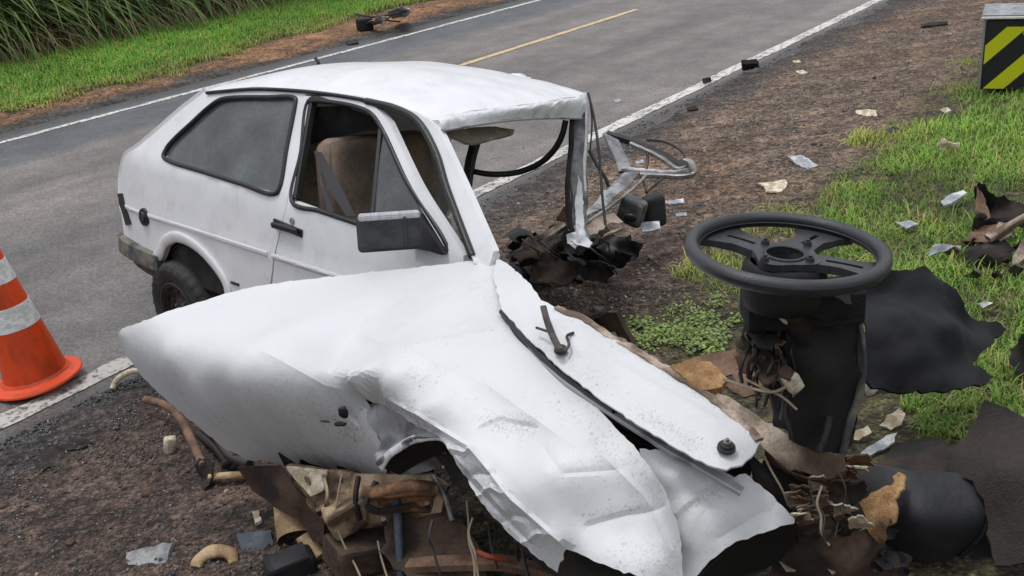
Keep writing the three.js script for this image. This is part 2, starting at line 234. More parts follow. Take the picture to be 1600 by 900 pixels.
// a panel's own paint: clean white with the scrapes, smears and grit it has at given spots (world points)
function scrapedPaint(geo, spots, o = {}) {
  const n = 2048, size = o.size ?? 2.7, D = new Float32Array(n * n), r = rngOf(o.seed ?? 5), to = geo.userData.to, px = p => { const q = to(p); return [(q[0] / size + 0.5) * n, (q[1] / size + 0.5) * n]; };
  const dot = (x, y, w, R) => { for (let j = -R; j <= R; j++) for (let i = -R; i <= R; i++) { const d = Math.hypot(i, j) / (R + 0.5); if (d > 1) continue; const X = Math.round(x) + i, Y = Math.round(y) + j; if (X >= 0 && Y >= 0 && X < n && Y < n) { const k = Y * n + X; D[k] = Math.max(D[k], w * (1 - d * d)); } } };
  for (const [P, Q, width, count, str, len] of spots) {
    const [ax, ay] = px(P), [bx, by] = px(Q), W2 = width / size * n, dir = Math.atan2(by - ay, bx - ax);
    for (let i = 0; i < count; i++) {
      const t = r(), gx = (r() + r() + r() - 1.5) * W2, gy = (r() + r() + r() - 1.5) * W2; let x = mix(ax, bx, t) + gx, y = mix(ay, by, t) + gy, a = dir + (r() - 0.5) * ((len ?? 0.02) > 0.025 ? 0.9 : 3.4); const L = Math.max(1, (len ?? 0.02) * ((len ?? 0.02) > 0.025 ? 1 : 0.3) * (0.2 + r()) / size * n), w = str * (0.3 + 0.7 * r()), R = r() < 0.35 ? 1 : r() < 0.05 ? 3 : 0;
      for (let k = 0; k < L; k += 0.8) { x += Math.cos(a) * 0.8; y += Math.sin(a) * 0.8; a += (r() - 0.5) * 0.2; dot(x, y, w * (0.5 + 0.5 * r()), R); }
    }
  }
  for (let i = 0; i < (o.grit ?? 6000); i++) { const x = r() * n, y = r() * n; if (fbm2(x / n, y / n, 6, 3, 5) < 0.46) continue; dot(x, y, 0.12 + 0.3 * r() * r(), r() < 0.1 ? 1 : 0); }
  const t = tex(n, (u, v, i, j) => { const m = fbm2(u, v, 9, 4, 71), f = fbm2(u, v, 120, 3, 75), k = clamp(D[j * n + i] * (0.55 + 0.9 * f) + 0.05 * sst(0.5, 0.75, m) + 0.05 * (f - 0.5)), b = 0.81 - 0.03 * (m - 0.5); return [mix(b, 0.40, k), mix(b * 1.006, 0.40, k), mix(b * 1.02, 0.395, k)]; });
  t.wrapS = t.wrapT = THREE.ClampToEdgeWrapping; t.repeat.set(1 / size, 1 / size); t.offset.set(0.5, 0.5);
  return phy({ map: t, roughness: 0.55, clearcoat: 0.35, clearcoatRoughness: 0.45, bumpMap: bmpMid, bumpScale: 0.0015 });
}
M.paintGrey = std({ map: tex(512, (u, v) => { const b = 0.62 - 0.25 * sst(0.45, 0.7, fbm2(u, v, 6, 5, 4)); return [b, b, b * 1.02]; }, { rep: 1.5 }), roughness: 0.5, metalness: 0.2 });
const dirty = (a, b, f, seed, rep = 1.5) => tex(512, (u, v) => { const k = sst(0.3, 0.7, fbm2(u, v, f, 6, seed)), g = 0.85 + 0.3 * fbm2(u, v, 90, 2, seed + 3); return [mix(a[0], b[0], k) * g, mix(a[1], b[1], k) * g, mix(a[2], b[2], k) * g]; }, { rep });
M.black = std({ map: dirty([0.05, 0.055, 0.065], [0.10, 0.10, 0.105], 8, 41), roughness: 0.7, bumpMap: bmpGrain, bumpScale: 0.0006 });
M.dash = std({ map: dirty([0.09, 0.095, 0.11], [0.17, 0.17, 0.185], 5, 47), roughness: 0.72, bumpMap: bmpGrain, bumpScale: 0.001 });
M.rubber = std({ color: new THREE.Color(0.018, 0.018, 0.02), roughness: 0.6 });
M.tyre = std({ map: dirty([0.16, 0.16, 0.165], [0.24, 0.235, 0.23], 8, 51), roughness: 0.8, bumpMap: bmpGrain, bumpScale: 0.0008 });
M.steer = std({ map: dirty([0.135, 0.145, 0.165], [0.21, 0.215, 0.23], 7, 57), roughness: 0.36, bumpMap: bmpGrain, bumpScale: 0.0004 });
M.trim = std({ color: new THREE.Color(0.012, 0.012, 0.014), roughness: 0.5 });
M.mirror = std({ map: dirty([0.16, 0.165, 0.175], [0.23, 0.23, 0.235], 3, 59), roughness: 0.6, bumpMap: bmpGrain, bumpScale: 0.0006 });
M.steel = std({ map: dirty([0.42, 0.41, 0.39], [0.62, 0.61, 0.6], 9, 61), roughness: 0.45, metalness: 0.55 });
M.darkSteel = std({ map: dirty([0.13, 0.12, 0.12], [0.3, 0.28, 0.26], 9, 67), roughness: 0.55, metalness: 0.4 });
M.bumper = std({ map: dirty([0.25, 0.26, 0.27], [0.48, 0.46, 0.42], 4, 69, 3), roughness: 0.65 });
M.brown = std({ map: dirty([0.30, 0.22, 0.17], [0.46, 0.36, 0.29], 7, 71), roughness: 0.8, bumpMap: bmpMid, bumpScale: 0.002 });
M.brownDark = std({ map: dirty([0.17, 0.13, 0.11], [0.31, 0.24, 0.19], 7, 73), roughness: 0.85, bumpMap: bmpMid, bumpScale: 0.003 });
M.burnt = std({ map: dirty([0.09, 0.08, 0.08], [0.2, 0.16, 0.14], 9, 79), roughness: 0.85, bumpMap: bmpMid, bumpScale: 0.004 });
M.flange = std({ map: dirty([0.36, 0.29, 0.24], [0.66, 0.6, 0.54], 6, 83, 2), roughness: 0.7, bumpMap: bmpMid, bumpScale: 0.002 });
M.castMetal = std({ map: dirty([0.33, 0.26, 0.2], [0.66, 0.58, 0.48], 7, 89, 2.2), roughness: 0.5, metalness: 0.35, bumpMap: bmpMid, bumpScale: 0.0015 });
M.rust = std({ map: dirty([0.30, 0.21, 0.15], [0.56, 0.40, 0.26], 8, 91, 3), roughness: 0.8, bumpMap: bmpFine, bumpScale: 0.002 });
M.foam = std({ map: dirty([0.70, 0.58, 0.38], [0.82, 0.71, 0.5], 9, 95, 3), roughness: 0.95, bumpMap: bmpFine, bumpScale: 0.003 });
M.cream = std({ map: dirty([0.66, 0.6, 0.5], [0.86, 0.82, 0.74], 7, 97, 4), roughness: 0.85, bumpMap: bmpFine, bumpScale: 0.002 });
M.card = std({ map: dirty([0.50, 0.37, 0.24], [0.66, 0.53, 0.37], 6, 99, 3), roughness: 0.95, bumpMap: bmpFine, bumpScale: 0.003 });
M.matBlack = std({ map: dirty([0.07, 0.07, 0.075], [0.19, 0.165, 0.15], 4, 137, 1), roughness: 0.9, bumpMap: bmpFine, bumpScale: 0.003 });
M.soot = std({ color: new THREE.Color(0.0055, 0.006, 0.008), roughness: 0.85, bumpMap: bmpMid, bumpScale: 0.003 });
M.shardGrey = std({ map: dirty([0.34, 0.36, 0.38], [0.56, 0.56, 0.56], 6, 131, 3), roughness: 0.6 });
M.shard = std({ map: dirty([0.52, 0.54, 0.57], [0.8, 0.8, 0.8], 6, 101, 3), roughness: 0.6 });
M.slate = std({ map: dirty([0.22, 0.25, 0.3], [0.34, 0.36, 0.4], 6, 103, 3), roughness: 0.6 });
M.tan = std({ map: dirty([0.55, 0.45, 0.33], [0.72, 0.62, 0.48], 5, 105, 3), roughness: 0.7 });
M.cloth = std({ map: dirty([0.40, 0.35, 0.31], [0.56, 0.49, 0.43], 3, 107, 1.2), roughness: 1, bumpMap: bmpGrain, bumpScale: 0.001 });
M.clothDark = std({ map: dirty([0.12, 0.12, 0.13], [0.22, 0.2, 0.19], 5, 109, 2), roughness: 1 });
M.wire = std({ color: new THREE.Color(0.03, 0.026, 0.024), roughness: 0.5 });
M.wireTan = std({ color: new THREE.Color(0.30, 0.24, 0.17), roughness: 0.6 });
M.red = std({ color: new THREE.Color(0.30, 0.05, 0.03), roughness: 0.5 });
M.seal = std({ color: new THREE.Color(0.012, 0.012, 0.013), roughness: 0.45 });
M.visor = std({ map: dirty([0.58, 0.54, 0.49], [0.74, 0.71, 0.67], 4, 113, 3), roughness: 0.8 });
M.glass = phy({ map: tex(512, (u, v) => { const k = fbm2(u, v, 4, 5, 7), q = fbm2(u, v, 70, 2, 17); const b = 0.76 + 0.24 * (k - 0.5) + 0.10 * (q - 0.5); return [b, b * 1.03, b * 1.04]; }, { rep: 1.5 }), transmission: 0.88, thickness: 0, roughness: 0.14, ior: 1.45 });
M.cone = std({ map: tex(512, (u, v) => { const k = sst(0.45, 0.75, fbm2(u, v, 5, 5, 119)), d = sst(0.62, 0.72, fbm2(u, v, 60, 3, 9)) * 0.4 * sst(0.4, 0.6, fbm2(u, v, 6, 3, 91)); return [mix(0.87, 0.66, k) - d * 0.35, mix(0.275, 0.235, k), mix(0.05, 0.06, k)]; }, { rep: 2 }), roughness: 0.5 });
M.coneWhite = std({ map: dirty([0.78, 0.78, 0.77], [0.91, 0.91, 0.9], 8, 121, 3), roughness: 0.45 });
M.yellow = std({ color: new THREE.Color(0.60, 0.64, 0.006), roughness: 0.5 });
M.signBlack = std({ color: new THREE.Color(0.012, 0.013, 0.016), roughness: 0.5 });
M.galv = std({ map: dirty([0.5, 0.52, 0.53], [0.66, 0.67, 0.68], 7, 127, 2), roughness: 0.5, metalness: 0.4 });

// ---------------------------------------------------------------- ground, road, verges
function stGrid(S, T, yOf, colOf, m, name) {          // a sheet over the lists of s and t values
  const P = [], C = [], U = [], I = [], n = T.length;
  for (const s of S) for (const t of T) { const [x, z] = stXZ(s, t); P.push(x, yOf(s, t, x, z), z); U.push(s, t); const c = colOf(s, t, x, z); C.push(c[0], c[1], c[2]); }
  for (let i = 0; i + 1 < S.length; i++) for (let j = 0; j + 1 < n; j++) { const a = i * n + j; I.push(a, a + n, a + 1, a + 1, a + n, a + n + 1); }
  const g = new THREE.BufferGeometry(); g.setAttribute('position', new THREE.Float32BufferAttribute(P, 3)); g.setAttribute('uv', new THREE.Float32BufferAttribute(U, 2)); g.setAttribute('color', new THREE.Float32BufferAttribute(C, 3)); g.setIndex(I); g.computeVertexNormals();
  const nn = g.attributes.normal; if (nn.getY(0) < 0) { for (let i = 0; i < I.length; i += 3) { const q = I[i + 1]; I[i + 1] = I[i + 2]; I[i + 2] = q; } g.setIndex(I); g.computeVertexNormals(); }
  return struct(name, g, m);
}
const range = (a, b, st) => { const o = [], n = Math.ceil(Math.abs(b - a) / st); for (let i = 0; i <= n; i++) o.push(mix(a, b, i / n)); return o; };
const lerp3 = (a, b, k) => [mix(a[0], b[0], k), mix(a[1], b[1], k), mix(a[2], b[2], k)];
const soilMap = tex(1024, (u, v) => { const a = fbm2(u, v, 8, 4, 201), b = fbm2(u, v, 48, 4, 205), c = fbm2(u, v, 160, 2, 209), k = 0.52 + 0.5 * (a - 0.5) + 0.75 * (b - 0.5) + 0.7 * (c - 0.5), w = sst(0.74, 0.8, fbm2(u, v, 150, 2, 213)) * 0.3; return [k + w, k * 0.99 + w, k * 0.985 + w]; }, { rep: 0.6 });
const soilBump = tex(1024, (u, v) => g3(0.5 * fbm2(u, v, 24, 4, 221) + 0.5 * fbm2(u, v, 110, 3, 225)), { data: true, rep: 0.6 });
const roadMap = tex(1024, (u, v) => { const a = fbm2(u, v, 6, 5, 231), b = fbm2(u, v, 200, 3, 235), st = fbm2(u * 0.999, v, 24, 3, 239), k = 0.62 + 0.2 * (a - 0.5) + 0.42 * (b - 0.5) + 0.1 * (st - 0.5); return [k, k, k]; }, { rep: 0.45 });
const roadBump = tex(1024, (u, v) => g3(fbm2(u, v, 170, 3, 241)), { data: true, rep: 0.45 });
const M_soil = std({ map: soilMap, vertexColors: true, roughness: 0.92, bumpMap: soilBump, bumpScale: 0.012 });
const M_road = std({ map: roadMap, vertexColors: true, roughness: 0.5, bumpMap: roadBump, bumpScale: 0.004 });
const M_line = std({ vertexColors: true, map: tex(1024, (u, v) => { const w = sst(0.55, 0.72, fbm2(u, v, 40, 4, 251)) * 0.5 + sst(0.5, 0.8, fbm2(u, v, 10, 4, 255)) * 0.35; const q = clamp(w * 1.25 + sst(0.62, 0.68, fbm2(u, v, 64, 3, 258)) * 0.5); return [mix(0.82, 0.36, q), mix(0.81, 0.35, q), mix(0.79, 0.345, q)]; }, { rep: 0.7 }), roughness: 0.7 });
const M_yline = std({ vertexColors: true, map: tex(512, (u, v) => { const w = sst(0.5, 0.75, fbm2(u, v, 40, 4, 261)) * 0.7; return [mix(0.80, 0.5, w), mix(0.70, 0.46, w), mix(0.54, 0.42, w)]; }, { rep: 0.7 }), roughness: 0.7 });

struct('ground', new THREE.PlaneGeometry(900, 900).rotateX(-Math.PI / 2).translate(0, -0.12, -60), std({ color: new THREE.Color(0.07, 0.09, 0.035), roughness: 1 }));
// road, slightly darker and wetter by the far edge
{
  const grey = [0.44, 0.388, 0.36], dark = [0.205, 0.218, 0.245], edge = [0.115, 0.108, 0.106];
  const T = [...range(-60, -2, 4), ...range(-1, 22, 0.16), ...range(24, 160, 4)], S = [...range(-6.5, 0.5, 0.1)];
  stGrid(S.map((s, i) => i === 0 ? -6.52 : s), T, (s, t) => s > 0.45 || s < -6.49 ? -0.06 : 0, (s, t) => {
    const n = fbm3(s * 0.9, 1, t * 0.22, 3, 3), n2 = fbm3(s * 2.5, 4, t * 0.7, 3, 9); let c = grey;
    c = lerp3(c, dark, sst(-4.4, -5.3, s + n * 0.35) * 0.95);
    c = lerp3(c, [0.25, 0.238, 0.235], Math.exp(-(((s + 2.2 + n * 0.2) / 0.42) ** 2)) * 0.55 + Math.exp(-(((s + 0.9 + n * 0.2) / 0.35) ** 2)) * 0.35);
    c = lerp3(c, edge, Math.max(sst(0.0, 0.22, s), sst(-6.05, -6.3, s)) * 0.85);
    c = lerp3(c, [0.27, 0.262, 0.262], sst(5.2, 3.2, t) * 0.5 * sst(-4, -1.5, s));
    const k = 1 + 0.26 * n2 + 0.22 * fbm3(s * 4.5, 8, t * 0.35, 2, 15); return c.map(q => q * k);
  }, M_road, 'road');
}
const road = scene.getObjectByName('road');
function lineStrip(name, s0, s1, t0, t1, m, seed) {
  const T = range(t0, t1, 0.12), P = [], U = [], I = [], C = [], r = rngOf(seed);
  T.forEach((t, i) => { for (const [s, e] of [[s0, -1], [s1, 1]]) { const [x, z] = stXZ(s + (r() - 0.5) * 0.016 + 0.012 * fbm3(t * 2, e, 3, 2), t); P.push(x, 0.005, z); U.push(s, t); const k = s0 > -1 && s0 < 0 ? mix(0.72, 1, sst(3.5, 9, t + fbm3(t, 4, 2, 2, 6))) : 1; C.push(k, k * mix(0.96, 1, k), k * mix(0.9, 1, k)); } if (i) { const k = i * 2; I.push(k - 2, k, k - 1, k - 1, k, k + 1); } });
  const g = new THREE.BufferGeometry(); g.setAttribute('position', new THREE.Float32BufferAttribute(P, 3)); g.setAttribute('uv', new THREE.Float32BufferAttribute(U, 2)); g.setAttribute('color', new THREE.Float32BufferAttribute(C, 3)); g.setIndex(I); g.computeVertexNormals();
  if (g.attributes.normal.getY(0) < 0) { g.setIndex(I.map((_, i) => I[i - i % 3 + [0, 2, 1][i % 3]])); g.computeVertexNormals(); }
  return struct(name, g, m, road);
}
lineStrip('edge_line', -0.075, 0.075, -20, 60, M_line, 5); lineStrip('edge_line', -6.01, -5.90, -20, 60, M_line, 6);
for (const a of [-4.5, 10.7, 23.5, 36]) lineStrip('centre_line_dash', -3.52, -3.41, a, a + 4.75, M_yline, 7 + a);
// dirt verge on the near side
const grassEdge = t => 2.45 + 0.16 * fbm3(t * 0.9, 2, 1, 3, 3);
const stain = (s, t, k) => fbm3(s * 1.3, k, t * 1.3, 3, k);
{
  const S = [...range(0.18, 5.2, 0.03), ...range(5.4, 40, 1.6)], T = [...range(-14, 0, 0.8), ...range(0.2, 9.5, 0.03), ...range(9.6, 18, 0.09), ...range(18.5, 80, 2.5)];
  stGrid(S, T, (s, t, x, z) => { const e = 0.25 + 0.2 * fbm3(t * 1.7, 7, 2, 3, 2) + 0.10 * fbm3(t * 8, s * 8, 2, 2, 5); return groundY(x, z) + mix(-0.05, 0.012, sst(e - 0.16, e + 0.04, s)) ; }, (s, t) => {
    const n = stain(s, t, 4), n2 = fbm3(s * 5, 2, t * 5, 3, 8), n3 = stain(s * 0.6, t * 0.6, 12);
    let c = lerp3([0.19, 0.127, 0.098], [0.40, 0.282, 0.207], sst(3.6, 7.5, t + n * 1.2));
    c = lerp3(c, [0.36, 0.21, 0.11], sst(0.10, 0.45, n3) * 0.6);                      // orange soil showing through
    c = lerp3(c, [0.085, 0.083, 0.085], sst(0.95, 0.35, s + n * 0.3) * 0.8);           // grit off the asphalt
    c = lerp3(c, [0.42, 0.29, 0.19], sst(1.6, 2.3, s + n * 0.4) * sst(4.5, 6.5, t) * 0.5);
    c = lerp3(c, [0.17, 0.15, 0.065], sst(-0.15, 0.3, s - grassEdge(t) + n2 * 0.12));
    const k = 1 + 0.35 * n2; return c.map(q => q * k);
  }, M_soil, 'dirt_verge');
}
// far verge: asphalt crumbs, orange earth, mown grass, then the ground under the tall grass
const farEdge = t => -7.35 - 0.45 * fbm3(t * 0.55, 5, 1, 3, 7) - 0.5 * sst(9, 13, t) + 0.55 * sst(11, 6, t);
{
  const S = [...range(-6.2, -11.5, 0.1), ...range(-12, -60, 3)], T = [...range(-10, 3, 1), ...range(3.2, 22, 0.1), ...range(23, 110, 3)];
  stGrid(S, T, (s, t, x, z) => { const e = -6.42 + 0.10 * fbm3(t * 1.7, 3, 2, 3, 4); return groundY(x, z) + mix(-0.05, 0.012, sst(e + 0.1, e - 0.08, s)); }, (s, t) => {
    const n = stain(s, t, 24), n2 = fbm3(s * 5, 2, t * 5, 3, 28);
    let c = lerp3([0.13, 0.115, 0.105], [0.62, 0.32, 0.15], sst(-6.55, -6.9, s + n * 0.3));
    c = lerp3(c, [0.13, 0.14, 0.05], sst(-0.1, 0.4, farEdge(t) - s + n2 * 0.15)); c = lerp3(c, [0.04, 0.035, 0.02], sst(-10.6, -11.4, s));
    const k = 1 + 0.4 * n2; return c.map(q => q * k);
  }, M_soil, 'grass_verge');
}

// ---------------------------------------------------------------- pebbles, glass crumbs, grass
const mtx = (x, y, z, rx, ry, rz, sx, sy = sx, sz = sx) => new THREE.Matrix4().compose(V(x, y, z), new THREE.Quaternion().setFromEuler(new THREE.Euler(rx, ry, rz)), V(sx, sy, sz));
const stone = new THREE.IcosahedronGeometry(1, 1); { const p = stone.attributes.position; for (let i = 0; i < p.count; i++) { const x = p.getX(i), y = p.getY(i), z = p.getZ(i), k = 1 + 0.38 * fbm3(x * 1.4, y * 1.4, z * 1.4, 2, 61); p.setXYZ(i, x * k, y * k * 0.7, z * k * 0.9); } stone.computeVertexNormals(); }
{
  const r = rngOf(301), L = [], C = [], L2 = [], C2 = [];
  for (let i = 0; i < 150000 && L.length < 62000; i++) {
    const near = r() < 0.62, s = near ? 0.2 + Math.pow(r(), 1.1) * 2.9 : 0.15 + r() * 2.6, t = near ? 0.4 + r() * 4.2 : 3 + Math.pow(r(), 1.4) * 14; if (s > grassEdge(t) + r() * 1.2 && t > 3.6) continue;
    const [x, z] = stXZ(s, t), d = fbm3(x * 4, 1, z * 4, 2, 71); if (r() > 0.55 + d) continue;
    const q = r(), R = (0.0024 + 0.0085 * Math.pow(r(), 3) + (q > 0.99 ? 0.010 : 0)) * (near ? 1 : 1.25), y = Math.max(groundY(x, z) + (s < 0.45 ? -0.012 : 0), 0) + R * 0.15 + (s >= 0.45 ? 0.012 : 0.004);
    L.push(mtx(x, y, z, r() * 6, r() * 6, r() * 6, R, R * (0.6 + r() * 0.4), R));
    const v = r(), b = near ? 0.05 + 0.10 * r() * r() + (v > 0.985 ? 0.25 : 0) : 0.08 + 0.14 * r(), k = s < 0.6 ? 0 : r() < 0.8 ? 1 : 0.2; C.push(new THREE.Color().setRGB(b * (1 + 0.30 * k), b, b * (1 - 0.18 * k)));
  }
  stuff('gravel', 'loose brown and grey gravel and clods on the dirt verge', 'gravel', stone, std({ roughness: 0.85 }), L, C);
  // pale crumbs of broken glass and paint
  for (let i = 0; i < 4200; i++) {
    const a = r(); let s, t;
    if (a < 0.5) { s = 0.1 + r() * 0.9; t = 0.8 + r() * 4; } else if (a < 0.75) { s = 0.5 + r() * 2; t = 0.5 + r() * 3.6; } else { s = -0.5 + r() * 2.2; t = 4.5 + r() * 6; }
    const [x, z] = stXZ(s, t), R = 0.0022 + 0.0035 * Math.pow(r(), 3), y = (s > 0.45 ? groundY(x, z) + 0.014 : Math.max(0, groundY(x, z)) + 0.004) + R * 0.4;
    L2.push(mtx(x, y, z, r() * 6, r() * 6, r() * 6, R * 1.3, R * 0.6, R)); const b = 0.12 + 0.4 * r() * r(); C2.push(new THREE.Color().setRGB(b, b, b * 1.03));
  }
  stuff('glass_fragments', 'pale crumbs of broken glass scattered over the road shoulder', 'broken glass', new THREE.IcosahedronGeometry(1, 0), std({ roughness: 0.25 }), L2, C2);
}
const wreckC = [[1180, 720, .5], [1260, 660, .36], [1330, 800, .5], [1150, 640, .3]].map(([x, y, q]) => [G(x, y), q]);
const wreckAt = (s, t) => { const [x, z] = stXZ(s, t); return wreckC.some(([c, q]) => Math.hypot(c.x - x, c.z - z) < q); };
function bladeClump(n, seed, len, wid, lean, segs = 3, spread = 0.03) {
  const r = rngOf(seed), P = [], I = [], U = [];
  for (let b = 0; b < n; b++) {
    const a = r() * 6.283, L = len * (0.5 + 0.6 * r()), ln = lean * (0.3 + 0.9 * r()), w = wid * (0.7 + 0.6 * r()), ox = (r() - 0.5) * 2 * spread, oz = (r() - 0.5) * 2 * spread, ca = Math.cos(a), sa = Math.sin(a), base = P.length / 3, tw = (r() - 0.5) * 1.2;
    for (let k = 0; k <= segs; k++) { const f = k / segs, th = ln * f, out = L * f * Math.sin(th) * 0.9, up = L * f * Math.cos(th * 0.9), ww = w * (k === segs ? 0.12 : 1 - 0.5 * f * f) * 0.5, cx = ox + ca * out, cz = oz + sa * out, px = -Math.sin(a + tw * f) * ww, pz = Math.cos(a + tw * f) * ww; P.push(cx + px, up, cz + pz, cx - px, up, cz - pz); U.push(0, f, 1, f); if (k) { const q = base + k * 2; I.push(q - 2, q - 1, q, q - 1, q + 1, q); } }
  }
  const g = new THREE.BufferGeometry(); g.setAttribute('position', new THREE.Float32BufferAttribute(P, 3)); g.setAttribute('uv', new THREE.Float32BufferAttribute(U, 2)); g.setIndex(I); g.computeVertexNormals(); return g;
}
const leafMat = std({ roughness: 0.75 });
const grassCol = (r, kind) => { const v = r(), w = r(); const c = kind === 'far' ? (v < 0.9 ? [0.13 + 0.1 * w, 0.30 + 0.12 * w, 0.03 + 0.025 * w] : [0.34 + 0.1 * w, 0.33 + 0.06 * w, 0.10]) : (v < 0.86 ? [0.11 + 0.14 * w, 0.22 + 0.18 * w, 0.03 + 0.03 * w] : [0.32 + 0.14 * w, 0.29 + 0.1 * w, 0.12]); return new THREE.Color().setRGB(...c); };
{
  const r = rngOf(401), mk = (count, pick, y0) => { const L = [], C = []; for (let i = 0; i < count; i++) { const q = pick(); if (!q) continue; const [s, t, sc, col] = q, [x, z] = stXZ(s, t); L.push(mtx(x, groundY(x, z) + 0.005, z, (r() - 0.5) * 0.3, r() * 6.28, (r() - 0.5) * 0.3, sc, sc * (0.7 + 0.6 * r()), sc)); C.push(col); } return [L, C]; };
  const far = mk(30000, () => { const t = 4.5 + r() * 19, s = -6.75 - Math.pow(r(), 0.9) * 4.9, e = farEdge(t), n = fbm3(s * 1.5, 3, t * 1.5, 3, 33); if (e - s + n * 0.5 < 0.35 * r() - 0.05) return; const c = grassCol(r, 'far'), k = 1 + 0.3 * n; const dry = sst(0.7, 0, e - s + n * 0.4) * 0.6; c.lerp(new THREE.Color().setRGB(0.42, 0.36, 0.12), dry); return [s, t, 0.75 + 0.7 * r() + 0.5 * sst(-9.5, -11, s), c.multiplyScalar(k)]; });
  stuff('grass', 'bright green mown grass strip beyond the road under the tall grass', 'grass', bladeClump(9, 3, 0.11, 0.009, 1.15, 2, 0.05), leafMat, ...far);
  const nr = mk(30000, () => { const t = 2.4 + Math.pow(r(), 1.15) * 11.5, s = 2.35 + r() * (t < 4.2 ? 2.4 : 3.4), n = fbm3(s * 1.4, 3, t * 1.4, 3, 43), n4 = fbm3(s * 4.5, 6, t * 4.5, 3, 47); if (s - grassEdge(t) + n * 0.75 < 0.35 * r() + (t < 4.4 ? 0.42 : 0.0) || t < 3.3 + 0.2 * n || n4 < -0.24 - 0.5 * r() || wreckAt(s, t)) return; const c = grassCol(r, 'near'), k = 0.95 + 0.55 * n, edge = sst(0.5, 0.0, s - grassEdge(t)) * 0.6; c.lerp(new THREE.Color().setRGB(0.33, 0.30, 0.09), edge); return [s, t, 0.45 + 0.8 * r() * r() + 0.35 * n + 0.5 * Math.max(0, n4), c.multiplyScalar(k + 0.35 * n4)]; });
  stuff('grass', 'rough green grass bank on the right behind the wreckage', 'grass', bladeClump(11, 5, 0.085, 0.0055, 1.4, 3, 0.04), leafMat, ...nr);
  // broad-leaved weeds under the steering wheel
  const leaf = []; { const q = rngOf(9); for (let i = 0; i < 9; i++) { const g = new THREE.CircleGeometry(0.0085, 6); g.scale(1, 0.8, 1); g.rotateX(-1.57 + (q() - 0.5) * 1.1); g.rotateZ((q() - 0.5) * 0.9); g.translate((q() - 0.5) * 0.07, 0.015 + q() * 0.035, (q() - 0.5) * 0.07); leaf.push(g); } }
  const weeds = mk(3400, () => { const c0 = G(1085, 520), a = r() * 6.28, d = Math.sqrt(r()) * 0.75, x = c0.x + Math.cos(a) * d * 0.9, z = c0.z + Math.sin(a) * d * 0.62, n = fbm3(x * 5, 2, z * 5, 3, 3); if (n * 0.9 < d * 0.9 - 0.36 + 0.3 * r()) return; const w = r(); return [sOf(x, z), tOf(x, z), 0.5 + 0.6 * r(), new THREE.Color().setRGB(0.15 + 0.16 * w, 0.23 + 0.17 * w, 0.06 + 0.05 * w)  .multiplyScalar(0.72 + 0.6 * n)]; });
  stuff('ground_cover', 'small round leaved weeds on the earth left of the steering wheel', 'weeds', clean(mergeGeometries(leaf.map(g => clean(g)))), leafMat, ...weeds);
}
// tall cane grass along the far side: arching green blades over brown dead stems
{
  const r = rngOf(501), L = [], C = [], L2 = [], C2 = [], L3 = [], C3 = [];
  for (let i = 0; i < 1350; i++) { const t = 5 + r() * 20, s = -11.5 - Math.pow(r(), 1.3) * 3.4 + 0.35 * fbm3(t * 0.8, 1, 2, 2, 3), [x, z] = stXZ(s, t), k = 0.8 + 0.5 * r(), w = r(), n = 0.85 + 0.5 * fbm3(t * 0.7, 1, s, 2, 77); L.push(mtx(x, groundY(x, z) - 0.05, z, (r() - 0.5) * 0.5, r() * 6.28, (r() - 0.5) * 0.5, k, k * (0.75 + 0.5 * r()), k)); C.push(new THREE.Color().setRGB(0.055 + 0.09 * w, 0.115 + 0.11 * w, 0.022 + 0.018 * w).multiplyScalar(n)); }
  for (let i = 0; i < 2300; i++) { const t = 5 + r() * 20, s = -11.05 - r() * 1.8 + 0.35 * fbm3(t * 0.8, 1, 2, 2, 3), [x, z] = stXZ(s, t), k = 0.6 + 0.6 * r(), w = r(); L2.push(mtx(x, groundY(x, z) - 0.04, z, (r() - 0.5) * 0.5, r() * 6.28, (r() - 0.5) * 0.5, k)); C2.push(new THREE.Color().setRGB(0.13 + 0.22 * w * w, 0.095 + 0.17 * w * w, 0.05 + 0.06 * w)); }
  for (let i = 0; i < 500; i++) { const t = 5 + r() * 16, s = -11.0 - r() * 0.5 + 0.3 * fbm3(t * 0.8, 1, 2, 2, 3), [x, z] = stXZ(s, t), k = 0.5 + 0.6 * r(), w = r(); L3.push(mtx(x, groundY(x, z) - 0.02, z, 0, r() * 6.28, 0, k)); C3.push(new THREE.Color().setRGB(0.09 + 0.08 * w, 0.2 + 0.12 * w, 0.03)); }
  stuff('tall_grass', 'tall green cane grass standing along the far edge of the verge', 'tall grass', bladeClump(30, 7, 1.9, 0.026, 1.7, 6, 0.22), leafMat, L, C);
  stuff('dry_grass', 'brown dead stems and leaves low in the tall cane grass', 'dry grass', bladeClump(22, 9, 1.2, 0.016, 2.1, 5, 0.2), leafMat, L2, C2);
  stuff('leafy_undergrowth', 'low leafy undergrowth at the foot of the tall cane grass', 'undergrowth', bladeClump(16, 11, 0.55, 0.026, 1.6, 4, 0.12), leafMat, L3, C3);
}

